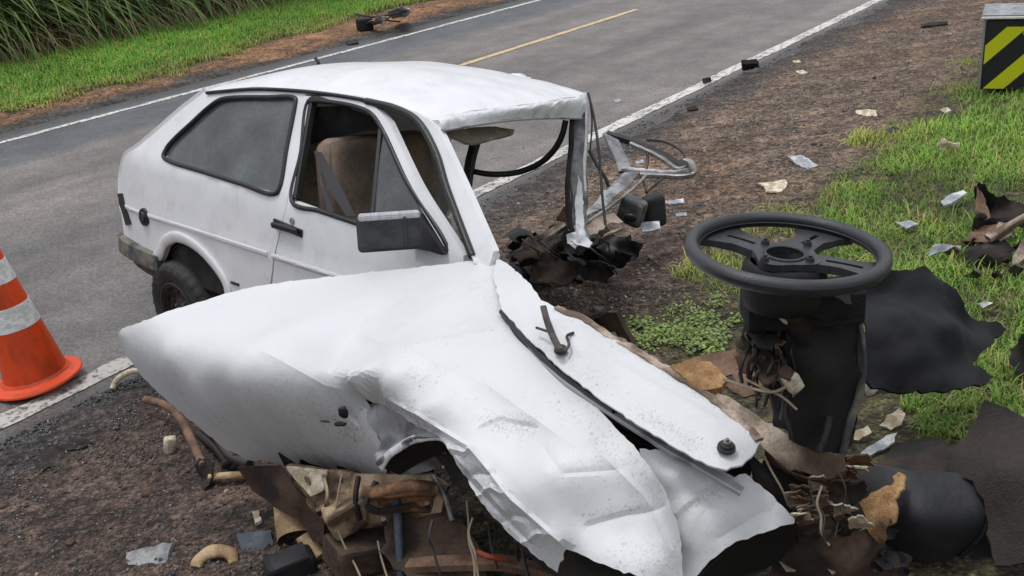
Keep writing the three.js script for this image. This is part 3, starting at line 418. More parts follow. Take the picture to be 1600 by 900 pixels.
// ---------------------------------------------------------------- the wrecked car
// car axes: x forward from the rear axle, y up, z to its right (the side that faces us); it leans on the verge
const CY = 0.7954, CPI = 0.0142, CRO = -0.1458;
const carM = new THREE.Matrix4(); {
  const fw = V(Math.cos(CY), 0, Math.sin(CY)), rt = V(-Math.sin(CY), 0, Math.cos(CY)), up = V(0, 1, 0);
  const f = (X, Y, Z) => { const X2 = X * Math.cos(CPI) + Z * Math.sin(CPI), Z2 = -X * Math.sin(CPI) + Z * Math.cos(CPI), Y2 = Y * Math.cos(CRO) + Z2 * Math.sin(CRO), Z3 = -Y * Math.sin(CRO) + Z2 * Math.cos(CRO); return V(0, 0, 0).addScaledVector(fw, X2).addScaledVector(rt, Y2).addScaledVector(up, Z3); };
  carM.makeBasis(f(1, 0, 0), f(0, 0, 1), f(0, 1, 0)); carM.setPosition(-1.049, 0.004, -5.458);
}
const carI = carM.clone().invert();
const W = (x, y, z) => V(x, y, z).applyMatrix4(carM);        // car -> world
const car = new THREE.Group(); car.name = numbered('wrecked_car'); scene.add(car); car.applyMatrix4(carM); car.updateMatrixWorld(true);
tag(car, 'white hatchback with its whole front end torn off, standing across the road edge', 'car');
const bump = (x, c, w) => Math.exp(-(((x - c) / w) ** 2));
function prof(x, y) {                                           // half width of the body at x, y
  let w = y < 0.35 ? 0.755 + 0.045 * y / 0.35 : y < 0.68 ? 0.80 : y < 0.92 ? 0.80 - (y - 0.68) * 0.12 : 0.771 - (y - 0.92) * 0.5;
  w += 0.005 * bump(y, CRY(x), 0.014);
  if (x < -0.4) w -= 0.05 * Math.min(1, ((-0.4 - x) / 0.5)) ** 2;
  return w;
}
const CRY = x => 0.655 + 0.02 * x;                              // the crease along the side
function S(px, py, off = 0) {                                   // point of the near side that the photograph shows at this pixel
  const o = CAM.clone().applyMatrix4(carI), d = CAM.clone().add(ray(px, py)).applyMatrix4(carI).sub(o); let z = 0.78, x, y;
  for (let i = 0; i < 14; i++) { const t = (z - o.z) / d.z; x = o.x + d.x * t; y = o.y + d.y * t; z = mix(z, prof(x, y) + off, 0.8); }
  return [x, y];
}
const Ss = a => a.map(p => S(...p));
const at = (off, sgn = 1) => (x, y) => W(x, y, sgn * (prof(x, y) + off));
function carZ(px, py, z) { const o = CAM.clone().applyMatrix4(carI), d = CAM.clone().add(ray(px, py)).applyMatrix4(carI).sub(o), t = (z - o.z) / d.z; return V(o.x + d.x * t, o.y + d.y * t, z); }

function gridSurf(nu, nv, fn, th, crease = 0.9) {             // fn(u, v) -> world point; given thickness th along its normal
  const P = [], B = [], pos = [], uv = []; let L = 0;
  for (let i = 0; i <= nu; i++) for (let j = 0; j <= nv; j++) P.push(fn(i / nu, j / nv));
  const id = (i, j) => i * (nv + 1) + j;
  for (let i = 0; i <= nu; i++) for (let j = 0; j <= nv; j++) { const a = P[id(Math.min(i + 1, nu), j)].clone().sub(P[id(Math.max(i - 1, 0), j)]), b = P[id(i, Math.min(j + 1, nv))].clone().sub(P[id(i, Math.max(j - 1, 0))]); B.push(P[id(i, j)].clone().addScaledVector(a.cross(b).normalize(), -th)); }
  const lu = P[0].distanceTo(P[id(nu, 0)]), lv = P[0].distanceTo(P[id(0, nv)]), add = (p, i, j) => { pos.push(p.x, p.y, p.z); uv.push(i / nu * lu, j / nv * lv); };
  for (let i = 0; i < nu; i++) for (let j = 0; j < nv; j++) for (const [q, w] of [[P, [[0, 0], [1, 0], [1, 1], [0, 0], [1, 1], [0, 1]]], [B, [[0, 0], [1, 1], [1, 0], [0, 0], [0, 1], [1, 1]]]]) for (const [a, b] of w) add(q[id(i + a, j + b)], i + a, j + b);
  const edge = (i, j, k, l) => { add(P[id(i, j)], i, j); add(B[id(i, j)], i, j); add(B[id(k, l)], k, l); add(P[id(i, j)], i, j); add(B[id(k, l)], k, l); add(P[id(k, l)], k, l); };
  for (let i = 0; i < nu; i++) { edge(i, 0, i + 1, 0); edge(i, nv, i + 1, nv); } for (let j = 0; j < nv; j++) { edge(0, j, 0, j + 1); edge(nu, j, nu, j + 1); }
  const g = new THREE.BufferGeometry(); g.setAttribute('position', new THREE.Float32BufferAttribute(pos, 3)); g.setAttribute('uv', new THREE.Float32BufferAttribute(uv, 2)); return toCreasedNormals(g, crease);
}
const poly = L => { const d = [0]; for (let i = 1; i < L.length; i++) d.push(d[i - 1] + Math.hypot(...L[i].map((v, k) => v - L[i - 1][k]))); const T = d[d.length - 1]; return u => { const x = clamp(u) * T; let i = 1; while (i < L.length - 1 && d[i] < x) i++; const f = (x - d[i - 1]) / (d[i] - d[i - 1]); return L[i - 1].map((v, k) => mix(v, L[i][k], f)); }; };
const hubC = carZ(300, 483, 0.70);
// --- sides
const rearEdge = [S(322, 142), S(285, 170), S(245, 205), S(215, 230), [-0.77, 0.905], [-0.825, 0.79], [-0.81, 0.69], [-0.76, 0.56], [-0.74, 0.40]];
const archPts = [[-0.40, 0.36], S(254, 400), S(259, 386), S(268, 379), S(279, 377), S(300, 386), S(322, 405), S(350, 445), [0.31, 0.30]];
const topEdge = Ss([[335, 141], [400, 135], [480, 139], [560, 150], [610, 162], [650, 176], [672, 188]]);
const pillarOut = Ss([[684, 200], [705, 245], [737, 315], [771, 393]]);
const doorHole = [...Ss([[477, 147], [520, 149], [574, 158], [625, 173], [652, 190], [667, 212], [688, 262], [741, 400]]), [1.93, 0.62], [1.9, 0.27], [0.73, 0.27], [0.66, 0.5], S(448, 318)];
const quarter = Ss([[256, 243], [262, 230], [275, 215], [300, 192], [325, 169], [342, 157], [360, 153], [420, 152], [458, 152], [463, 156], [462, 166], [449, 232], [437, 296], [429, 303], [380, 288], [320, 269], [262, 250]]);
const bodyRing = [...rearEdge, ...archPts, [0.36, 0.2], [1.95, 0.2], [2.03, 0.55], ...pillarOut.slice().reverse(), ...topEdge.slice().reverse()];
const creaseExtra = []; for (let x = -0.8; x < 2; x += 0.03) for (const d of [-0.03, -0.015, 0, 0.015, 0.03]) creaseExtra.push([x, CRY(x) + d]);
part('body_side', panel(bodyRing, [doorHole, quarter], 0.055, at(0), at(-0.03), { extra: creaseExtra }), M.paint, car, 'white right side with its rear quarter window');
const farRing = [...rearEdge, ...archPts.slice(0, 7), [0.18, 0.62], [0.24, 0.8], [0.17, 0.95], [0.26, 1.1], [0.2, 1.31], ...topEdge.slice(0, 2).reverse()];
part('body_side', panel(farRing, [], 0.08, at(0, -1), at(-0.03, -1), { tear: 0.02 }), M.paint, car, 'far left side of the car behind the missing door');
const qs = c => [...c, c[0], c[1]].map(p => at(0.002)(...p));
const qSeal = part('window_seal', tube(qs(quarter), 0.0115, { n: 8, steps: 90, up: V(0.7, 0, -0.7) }), M.seal, car);
part('quarter_window', panel(quarter, [], 0.12, at(-0.012), at(-0.017)), M.glass, car, 'dusty grey rear quarter window');
const swage = (x0, x1, f) => { const p = []; for (let x = x0; x <= x1 + 1e-6; x += (x1 - x0) / 24) p.push(f(x, CRY(x))); return sweep(p, circ(0.0045, 12, 0.014), { steps: 48, up: V(0, 1, 0) }); };
part('swage_line', swage(-0.78, 0.66, at(-0.0015)), M.paint, car);
// --- door
const doorOff = (x, y) => 0.003 + 0.03 * sst(1.1, 1.7, x) * sst(0.9, 1.15, y);
const doorAt = o => (x, y) => W(x, y, prof(x, y) + doorOff(x, y) + o);
const doorRing = [...Ss([[475, 150], [520, 151], [560, 157], [588, 168], [610, 191], [640, 247], [725, 399]]), [1.93, 0.75], [1.9, 0.3], [0.74, 0.29], [0.68, 0.5], S(450, 316)];
const winRing = Ss([[483, 157], [520, 160], [556, 167], [580, 178], [598, 202], [640, 280], [699, 392], [640, 376], [560, 350], [500, 330], [456, 314], [470, 240]]);
const door = part('door', panel(doorRing, [winRing], 0.055, doorAt(0), doorAt(-0.03), { extra: creaseExtra }), M.paint, car, 'white right door with an open window');
part('swage_line', swage(0.70, 1.93, doorAt(-0.0015)), M.paint, door);
part('window_seal', tube([...winRing, winRing[0], winRing[1]].map(p => doorAt(-0.004)(...p)), 0.011, { n: 8, steps: 100, up: V(0.7, 0, -0.7) }), M.seal, door);
part('window_seal', bar([S(484, 160), S(470, 240), S(458, 312)].map(p => doorAt(-0.02)(...p)), 0.03, 0.035, { up: V(0.7, 0, -0.7), steps: 12 }), M.seal, door);
part('divider_bar', bar([S(594, 190), S(580, 338)].map(p => doorAt(-0.012)(...p)), 0.02, 0.02, { steps: 6 }), M.seal, door);
part('vent_window', panel(Ss([[597, 212], [656, 322], [672, 352], [655, 380], [581, 356], [586, 290]]), [], 0.1, doorAt(-0.012), doorAt(-0.016)), M.glass, door);
{
  const p = doorAt(0.022)(...S(453, 355)), a = doorAt(0.022)(...S(434, 350)), b = doorAt(0.022)(...S(472, 361));
  part('door_handle', [bar([a, p, b], 0.022, 0.026, { steps: 8 }), bar([doorAt(0.004)(...S(431, 347)), doorAt(0.004)(...S(474, 365))], 0.012, 0.036, { steps: 4 })], M.trim, door);
  part('lock', cyl(doorAt(0.003)(...S(458, 345)), W(0, 0, 1).sub(W(0, 0, 0)), 0.017, 0.014, 0.008, 14), M.paintGrey, door);
  const mc = PD(608, 361, 3.9), yaw = 0.12, mk = (sx, sy, sz, dx, dy, dz, rd) => { const g = new RoundedBoxGeometry(sx, sy, sz, 3, rd); g.translate(dx, dy, dz); g.rotateX(-0.25); g.rotateY(yaw); g.rotateZ(-0.05); g.translate(mc.x, mc.y, mc.z); return g; };
  part('mirror', mk(0.236, 0.134, 0.09, 0, -0.004, 0, 0.018), M.mirror, door, 'large black door mirror with a scuffed silver top');
  part('mirror_cap', mk(0.225, 0.026, 0.098, 0.004, 0.056, 0.0, 0.009), M.shard, door);
  part('mirror_edge', mk(0.012, 0.112, 0.012, 0.058, -0.002, 0.044, 0.004), M.mirror, door);
  part('mirror_mount', panel(Ss([[652, 332], [664, 334], [702, 395], [650, 386]]), [], 0.06, doorAt(0.022), doorAt(-0.01)), M.trim, door);
  part('door_trim', panel([...Ss([[456, 322], [560, 358], [690, 400]]), [1.8, 0.35], [0.8, 0.35]], [], 0.2, doorAt(-0.04), doorAt(-0.06)), M.clothDark, door);
}
// dark seal round the door opening, roof gutter
part('door_seal', [tube(Ss([[574, 158], [612, 167], [645, 182], [662, 200], [684, 243], [698, 290], [739, 400]]).map(p => at(0.004)(...p)), 0.015, { steps: 60, up: V(0.7, 0, -0.7) }), tube(Ss([[574, 163], [612, 172], [640, 187], [656, 206], [676, 248], [690, 292], [730, 396]]).map(p => at(-0.02)(...p)), 0.011, { steps: 60, up: V(0.7, 0, -0.7) })], M.seal, car);
part('roof_gutter', tube(Ss([[325, 145], [345, 143], [400, 139], [480, 143], [560, 154], [610, 166], [648, 181]]).map(p => at(0.008)(...p)), 0.0085, { steps: 60 }), M.seal, car);
// --- roof, windscreen header, tailgate
const roofEdge = poly([S(322, 142), ...topEdge]), NF = 26;
const farCorner = (() => { const [x, y] = roofEdge(1); return PD(916, 147, 4.93).sub(W(x, y, -prof(x, y) + 0.01)); })();
function roofPt(u, v) { const s = 1 - 2 * v, [x, y] = roofEdge(u), w = prof(x, y) - 0.01, c = Math.pow(1 - Math.abs(s) ** 2.6, 0.8); const p = W(x, y + c * (0.03 + 0.075 * Math.sin(Math.PI * clamp(0.12 + u * 0.88))) + 0.012 * fbm3(x * 2.6, s * 1.6, 3, 2, 4) * c, s * w); const k = sst(0.45, 1, u) * (s < 0 ? s * s : 0); p.addScaledVector(farCorner, k); p.y += 0.01 * Math.abs(fbm3(x * 5, s * 4, 1, 2, 8)) * sst(0.6, 1, u); return p; }
const roof = part('roof', gridSurf(48, 36, roofPt, 0.02), M.paint, car);
const hdrN = W(...S(689, 203), prof(...S(689, 203)) - 0.01), hdrF = PD(907, 184, 4.86);
part('windscreen_header', gridSurf(10, 60, (u, v) => { const a = roofPt(1, v), b = hdrN.clone().lerp(hdrF, v); b.y += 0.018 * Math.sin(Math.PI * v) + 0.008 * fbm3(v * 6, 2, 1, 2, 5) + 0.012 * fbm3(v * 22, 5, 1, 2, 15); const q = a.clone().lerp(b, u); q.addScaledVector(V(0.6, 0.75, 0.6), 0.022 * Math.sin(Math.PI * u)); q.y += 0.010 * fbm3(u * 3, v * 12, 2, 3, 9); return q; }, 0.02), M.paintWorn, roof);
part('header_lip', bar([0, 0.2, 0.4, 0.6, 0.8, 1].map(v => { const b = hdrN.clone().lerp(hdrF, v); b.y += 0.018 * Math.sin(Math.PI * v) - 0.003; return b; }), 0.022, 0.009, { steps: 24 }), M.paintGrey, roof);
{ const c = PD(808, 124, 5.2); part('torn_bulge', lumpGeo(c, 0.15, 0.05, 0.12, { amp: 0.03, f: 14, seed: 8 }), M.paint, roof); part('antenna_stub', tube([PD(500, 108, 5.55), PD(497, 97, 5.55), PD(493, 91, 5.57)], 0.010, { n: 6 }), M.trim, roof); }
const backEdge = poly(rearEdge);
const tail = part('tailgate', gridSurf(36, 24, (u, v) => { const s = 1 - 2 * v, [x, y] = backEdge(u), w = prof(x, y) - 0.002; return W(x - 0.045 * (1 - s * s * s * s), y, s * w); }, 0.02, 0.6), M.paint, car);
part('rear_window', gridSurf(8, 8, (u, v) => { const s = 0.8 - 1.6 * v, [x, y] = backEdge(0.09 + u * 0.36), w = prof(x, y); return W(x - 0.055, y + 0.012, s * w); }, 0.006), M.glass, tail);
part('tail_lamp', panel(Ss([[186.5, 302], [192, 302], [206, 350], [199.5, 352]]), [], 0.03, at(0.012), at(-0.01)), M.trim, car);
part('bumper', bar([W(-0.34, 0.41, 0.79), W(-0.6, 0.42, 0.80), W(-0.8, 0.43, 0.765), W(-0.90, 0.44, 0.62), W(-0.93, 0.44, 0), W(-0.90, 0.44, -0.62), W(-0.8, 0.43, -0.77), W(-0.5, 0.42, -0.80)], 0.055, 0.10, { steps: 60, up: W(0, 1, 0).sub(W(0, 0, 0)) }), M.bumper, car);
part('bumper', bar([W(-0.34, 0.335, 0.74), W(-0.6, 0.35, 0.75), W(-0.8, 0.36, 0.70), W(-0.90, 0.36, 0.55), W(-0.92, 0.36, 0)], 0.03, 0.09, { steps: 40, up: W(0, 1, 0).sub(W(0, 0, 0)) }), M.darkSteel, car, 'dark valance under the rear bumper');
{
  const p = at(0.004)(...S(226, 339)), n = W(0, 0, 1).sub(W(0, 0, 0)); part('fuel_cap', [cyl(p, n, 0.048, 0.045, 0.012, 24)], M.trim, car);
  part('fuel_cap', [cyl(p.clone().addScaledVector(n, 0.01), n, 0.03, 0.026, 0.012, 16)], M.darkSteel, car.children.at(-1));
  part('body_side_vent', bar([at(0.003)(...S(362, 441)), at(0.003)(...S(374, 445))], 0.008, 0.012, { steps: 2 }), M.trim, car);
  // wheel arch lip
  part('arch_lip', sweep([[-0.41, 0.38], ...archPts.slice(1, 8), [0.30, 0.34]].map(p => { const dx = p[0] - (-0.07), dy = p[1] - 0.22, l = Math.hypot(dx, dy); return at(0.004)(p[0] + dx / l * 0.028, p[1] + dy / l * 0.022); }), circ(0.030, 12, 0.011), { steps: 50, up: V(-0.7, 0, 0.7) }), M.paint, car);
}
// --- rear wheel
{
  const hub = hubC.clone().applyMatrix4(carM), ax = V(-Math.sin(CY), 0, Math.cos(CY)), R = hub.y - groundY(hub.x, hub.z) - 0.001, wgt = 0.165;
  const prf = [[0.60, -0.40], [0.68, -0.48], [0.86, -0.52], [0.95, -0.47], [0.985, -0.38], [1, -0.2], [0.992, -0.19], [0.992, -0.16], [1, -0.15], [1, 0.0], [0.992, 0.01], [0.992, 0.04], [1, 0.05], [1, 0.2], [0.985, 0.38], [0.95, 0.47], [0.86, 0.52], [0.68, 0.48], [0.60, 0.40]].map(([r, a]) => new THREE.Vector2(r * R, a * wgt));
  const tg = new THREE.LatheGeometry(prf, 120), p = tg.attributes.position; for (let i = 0; i < p.count; i++) { const x = p.getX(i), z = p.getZ(i), r = Math.hypot(x, z), a = Math.atan2(z, x); if (r > R * 0.94 && r < R * 0.99) { const k = (Math.floor((a + 7) / 6.28319 * 60) & 1) ? 0.978 : 1; p.setX(i, x * k); p.setZ(i, z * k); } }
  tg.computeVertexNormals(); const wh = part('wheel', toCreasedNormals(orient(tg, hub, ax).toNonIndexed(), 0.5), M.tyre, car, 'black tyre on a dark steel rear wheel');
  const rimP = [[0.02, 0.30], [0.16, 0.32], [0.2, 0.26], [0.36, 0.22], [0.48, 0.30], [0.53, 0.44], [0.60, 0.47], [0.62, 0.42], [0.60, 0.3], [0.55, -0.3], [0.02, -0.3]].map(([r, a]) => new THREE.Vector2(r * R, a * wgt));
  part('rim', toCreasedNormals(orient(new THREE.LatheGeometry(rimP, 48), hub, ax).toNonIndexed(), 0.6), M.darkSteel, wh);
  part('rim_ring', orient(new THREE.TorusGeometry(R * 0.60, 0.005, 6, 48).rotateX(Math.PI / 2), hub.clone().addScaledVector(ax, wgt * 0.47), ax), M.mirror, wh);
  const e1 = V(0, 1, 0), e2 = V(0, 0, 0).crossVectors(ax, e1); for (let k = 0; k < 4; k++) { const a = k * 1.571 + 0.5; part('wheel_nut', cyl(hub.clone().addScaledVector(ax, wgt * 0.30).addScaledVector(e1, Math.sin(a) * R * 0.22).addScaledVector(e2, Math.cos(a) * R * 0.22), ax, 0.010, 0.008, 0.02, 6), M.steel, wh); }
  for (let k = 0; k < 10; k++) { const a = k * 0.6283; part('rim_slot', cyl(hub.clone().addScaledVector(ax, wgt * 0.255).addScaledVector(e1, Math.sin(a) * R * 0.42).addScaledVector(e2, Math.cos(a) * R * 0.42), ax, 0.014, 0.014, 0.006, 10), M.trim, wh); }
  // wheel housing
  const A = []; for (let i = 0; i <= 20; i++) A.push(Math.PI * (-0.08 + 1.16 * i / 20));
  part('wheel_housing', gridSurf(20, 6, (u, v) => { const a = Math.PI * (-0.1 + 1.2 * u); return W(-0.05 + Math.cos(a) * 0.37, 0.22 + Math.sin(a) * 0.34, mix(0.765, 0.42, v)); }, 0.004), M.trim, car);
  part('wheel_housing', panel(Array.from({ length: 22 }, (_, i) => { const a = -0.3 + 3.74 * i / 21; return [-0.05 + Math.cos(a) * 0.37, 0.22 + Math.sin(a) * 0.34]; }), [], 0.2, (x, y) => W(x, y, 0.42), (x, y) => W(x, y, 0.40)), M.trim, car);
}
// --- inside
part('floor_pan', plate([W(-0.6, 0.3, -0.72), W(-0.6, 0.3, 0.72), W(1.5, 0.28, 0.72), W(1.62, 0.33, 0.5), W(1.5, 0.30, 0.3), W(1.66, 0.37, 0.0), W(1.45, 0.3, -0.25), W(1.55, 0.36, -0.5), W(1.4, 0.28, -0.72)], [], { th: 0.03, noise: 0.03, nf: 5, step: 0.08, tear: 0.03 }), M.clothDark, car);
part('inner_side', panel([[0.0, 0.35], [0.62, 0.35], [0.6, 0.88], [-0.5, 0.9], [-0.5, 0.5]], [], 0.2, (x, y) => W(x, y, prof(x, y) - 0.05), (x, y) => W(x, y, prof(x, y) - 0.07)), M.clothDark, car);
part('headlining', gridSurf(12, 12, (u, v) => { const p = roofPt(0.06 + u * 0.7, 0.06 + v * 0.88); p.y -= 0.05 + 0.03 * fbm3(u * 5, v * 5, 1, 2, 6); return p; }, 0.004), M.clothDark, car);
part('headlining', plate(PDs([[484, 166, 4.8], [540, 166, 4.72], [596, 186, 4.62], [612, 204, 4.6], [560, 206, 4.7], [520, 216, 4.8], [486, 226, 4.9]]), PDs([[540, 190, 4.68]]), { th: 0.004, noise: 0.03, nf: 8, step: 0.03 }), M.clothDark, car, 'torn dark roof lining hanging down');
function seat(cx, cz, wd, top, tilt, label) {
  const g = new RoundedBoxGeometry(0.15, 0.62, wd, 5, 0.07), p = g.attributes.position; for (let i = 0; i < p.count; i++) { const x = p.getX(i), y = p.getY(i), z = p.getZ(i); p.setXYZ(i, x + (x > 0 ? 0.03 * Math.abs(z / wd * 2) ** 2 - 0.02 : 0) + 0.006 * fbm3(x * 9, y * 9, z * 9, 2, 3), y, z * (1 - 0.12 * sst(0, 0.31, y))); }
  g.rotateZ(tilt); g.translate(cx, top - 0.31, cz); g.applyMatrix4(carM); const s = part('seat', toCreasedNormals(g.toNonIndexed(), 0.9), M.cloth, car, label);
  const c = new RoundedBoxGeometry(0.5, 0.15, wd, 4, 0.06); c.translate(cx + 0.3, top - 0.60, cz); c.applyMatrix4(carM); part('seat_cushion', c, M.cloth, s); return s;
}
seat(0.86, 0.32, 0.68, 1.195, 0.2, 'dusty brown front passenger seat');
{ const g = new RoundedBoxGeometry(0.14, 0.5, 1.1, 4, 0.06); g.rotateZ(0.3); g.translate(-0.05, 0.82, 0); g.applyMatrix4(carM); part('seat', g, M.cloth, car, 'brown rear bench'); const c = new RoundedBoxGeometry(0.5, 0.16, 1.1, 4, 0.06); c.translate(0.2, 0.55, 0); c.applyMatrix4(carM); part('seat_cushion', c, M.cloth, car.children.at(-1)); }
part('seat_belt', plate(PDs([[490, 236, 4.55], [503, 238, 4.55], [530, 285, 4.5], [556, 338, 4.45], [541, 338, 4.45], [512, 292, 4.5]]), [], { th: 0.003, step: 0.03 }), M.trim, car);
part('seat_belt', plate(PDs([[496, 250, 4.6], [500, 250, 4.6], [522, 335, 4.5], [512, 332, 4.5]]), [], { th: 0.003, step: 0.03 }), M.trim, car);
part('sun_visor', plate(PDs([[694, 206, 4.3], [735, 199, 4.45], [775, 197, 4.6], [804, 202, 4.66], [803, 208, 4.64], [772, 216, 4.5], [742, 224, 4.4], [728, 223, 4.36], [708, 214, 4.32]]), [], { th: 0.014, noise: 0.006, nf: 9, step: 0.03 }), M.visor, car, 'pale sun visor hanging in the empty windscreen');
part('centre_pillar', bar([PD(742, 222, 5.0), PD(735, 255, 5.0), PD(728, 296, 4.98), PD(722, 340, 4.95)], 0.05, 0.035, { noise: 0.006, nf: 9 }), M.trim, car);
part('hanging_seal', tube(PDs([[884, 188, 4.85], [878, 212, 4.87], [866, 234, 4.9], [842, 256, 4.95], [805, 270, 5.0], [765, 272, 5.0], [735, 267, 5.02]]), 0.0145, { n: 8 }), M.seal, car);
// --- crushed left pillar and hanging wires
const lp = part('windscreen_pillar', bar(PDs([[905, 178, 4.92], [905, 220, 4.9], [902, 262, 4.88], [905, 310, 4.86], [903, 345, 4.84], [909, 378, 4.8]]), 0.075, 0.05, { steps: 40, noise: 0.014, nf: 10, up: V(-0.2, 0, 1) }), M.shardGrey, car, 'crushed pale left windscreen pillar ending above the wreckage');
part('pillar_channel', bar(PDs([[894, 186, 4.86], [891, 240, 4.84], [887, 290, 4.82], [890, 345, 4.8], [897, 368, 4.78]]), 0.022, 0.03, { steps: 30, noise: 0.006, nf: 12, up: V(-0.2, 0, 1) }), M.burnt, lp);
part('pillar_foot', plate(PDs([[896, 352, 4.77], [904, 346, 4.76], [912, 352, 4.76], [913, 366, 4.75], [926, 378, 4.74], [921, 386, 4.73], [908, 383, 4.73], [897, 380, 4.74], [889, 372, 4.75], [897, 366, 4.76]]), [], { th: 0.012, step: 0.012, noise: 0.03, nf: 16, tear: 0.004, seed: 12 }), M.paint, lp, 'torn white foot of the pillar');
part('pillar_foot', plate(PDs([[884, 366, 4.78], [900, 362, 4.77], [908, 376, 4.74], [898, 388, 4.74], [886, 380, 4.76]]), [], { th: 0.006, step: 0.012, noise: 0.03, nf: 18, tear: 0.004, seed: 13 }), M.paintWorn, lp);
part('pillar_patch', plate(PDs([[904, 272, 4.8], [910, 296, 4.8], [913, 345, 4.78], [915, 375, 4.75], [900, 372, 4.75], [900, 340, 4.78], [899, 312, 4.79]]), [], { th: 0.004, noise: 0.012, nf: 14, step: 0.015, tear: 0.005 }), M.paintWorn, lp);
part('pillar_edge', bar(PDs([[917, 165, 4.9], [916, 215, 4.88], [913, 260, 4.86], [915, 300, 4.85]]), 0.012, 0.03, { steps: 24, noise: 0.004, nf: 12 }), M.paintWorn, lp);
part('wire', tube(PDs([[919, 145, 4.9], [927, 178, 4.88], [933, 215, 4.85], [938, 262, 4.83], [941, 305, 4.8], [946, 352, 4.78]]), 0.006, { n: 6 }), M.wire, car);
part('wire', tube(PDs([[921, 235, 4.9], [933, 258, 4.88], [946, 278, 4.86], [951, 292, 4.86]]), 0.009, { n: 6 }), M.wire, car);
part('wire', tube(PDs([[921, 150, 4.92], [925, 190, 4.9], [922, 236, 4.9]]), 0.004, { n: 6 }), M.wire, car);
part('scuttle_stub', plate(PDs([[735, 398, 3.86], [765, 388, 3.88], [782, 396, 3.9], [775, 408, 3.88], [795, 412, 3.9], [800, 425, 3.88], [772, 424, 3.84], [740, 414, 3.82]]), [], { th: 0.006, noise: 0.02, nf: 14, step: 0.015, tear: 0.006 }), M.paintWorn, car);

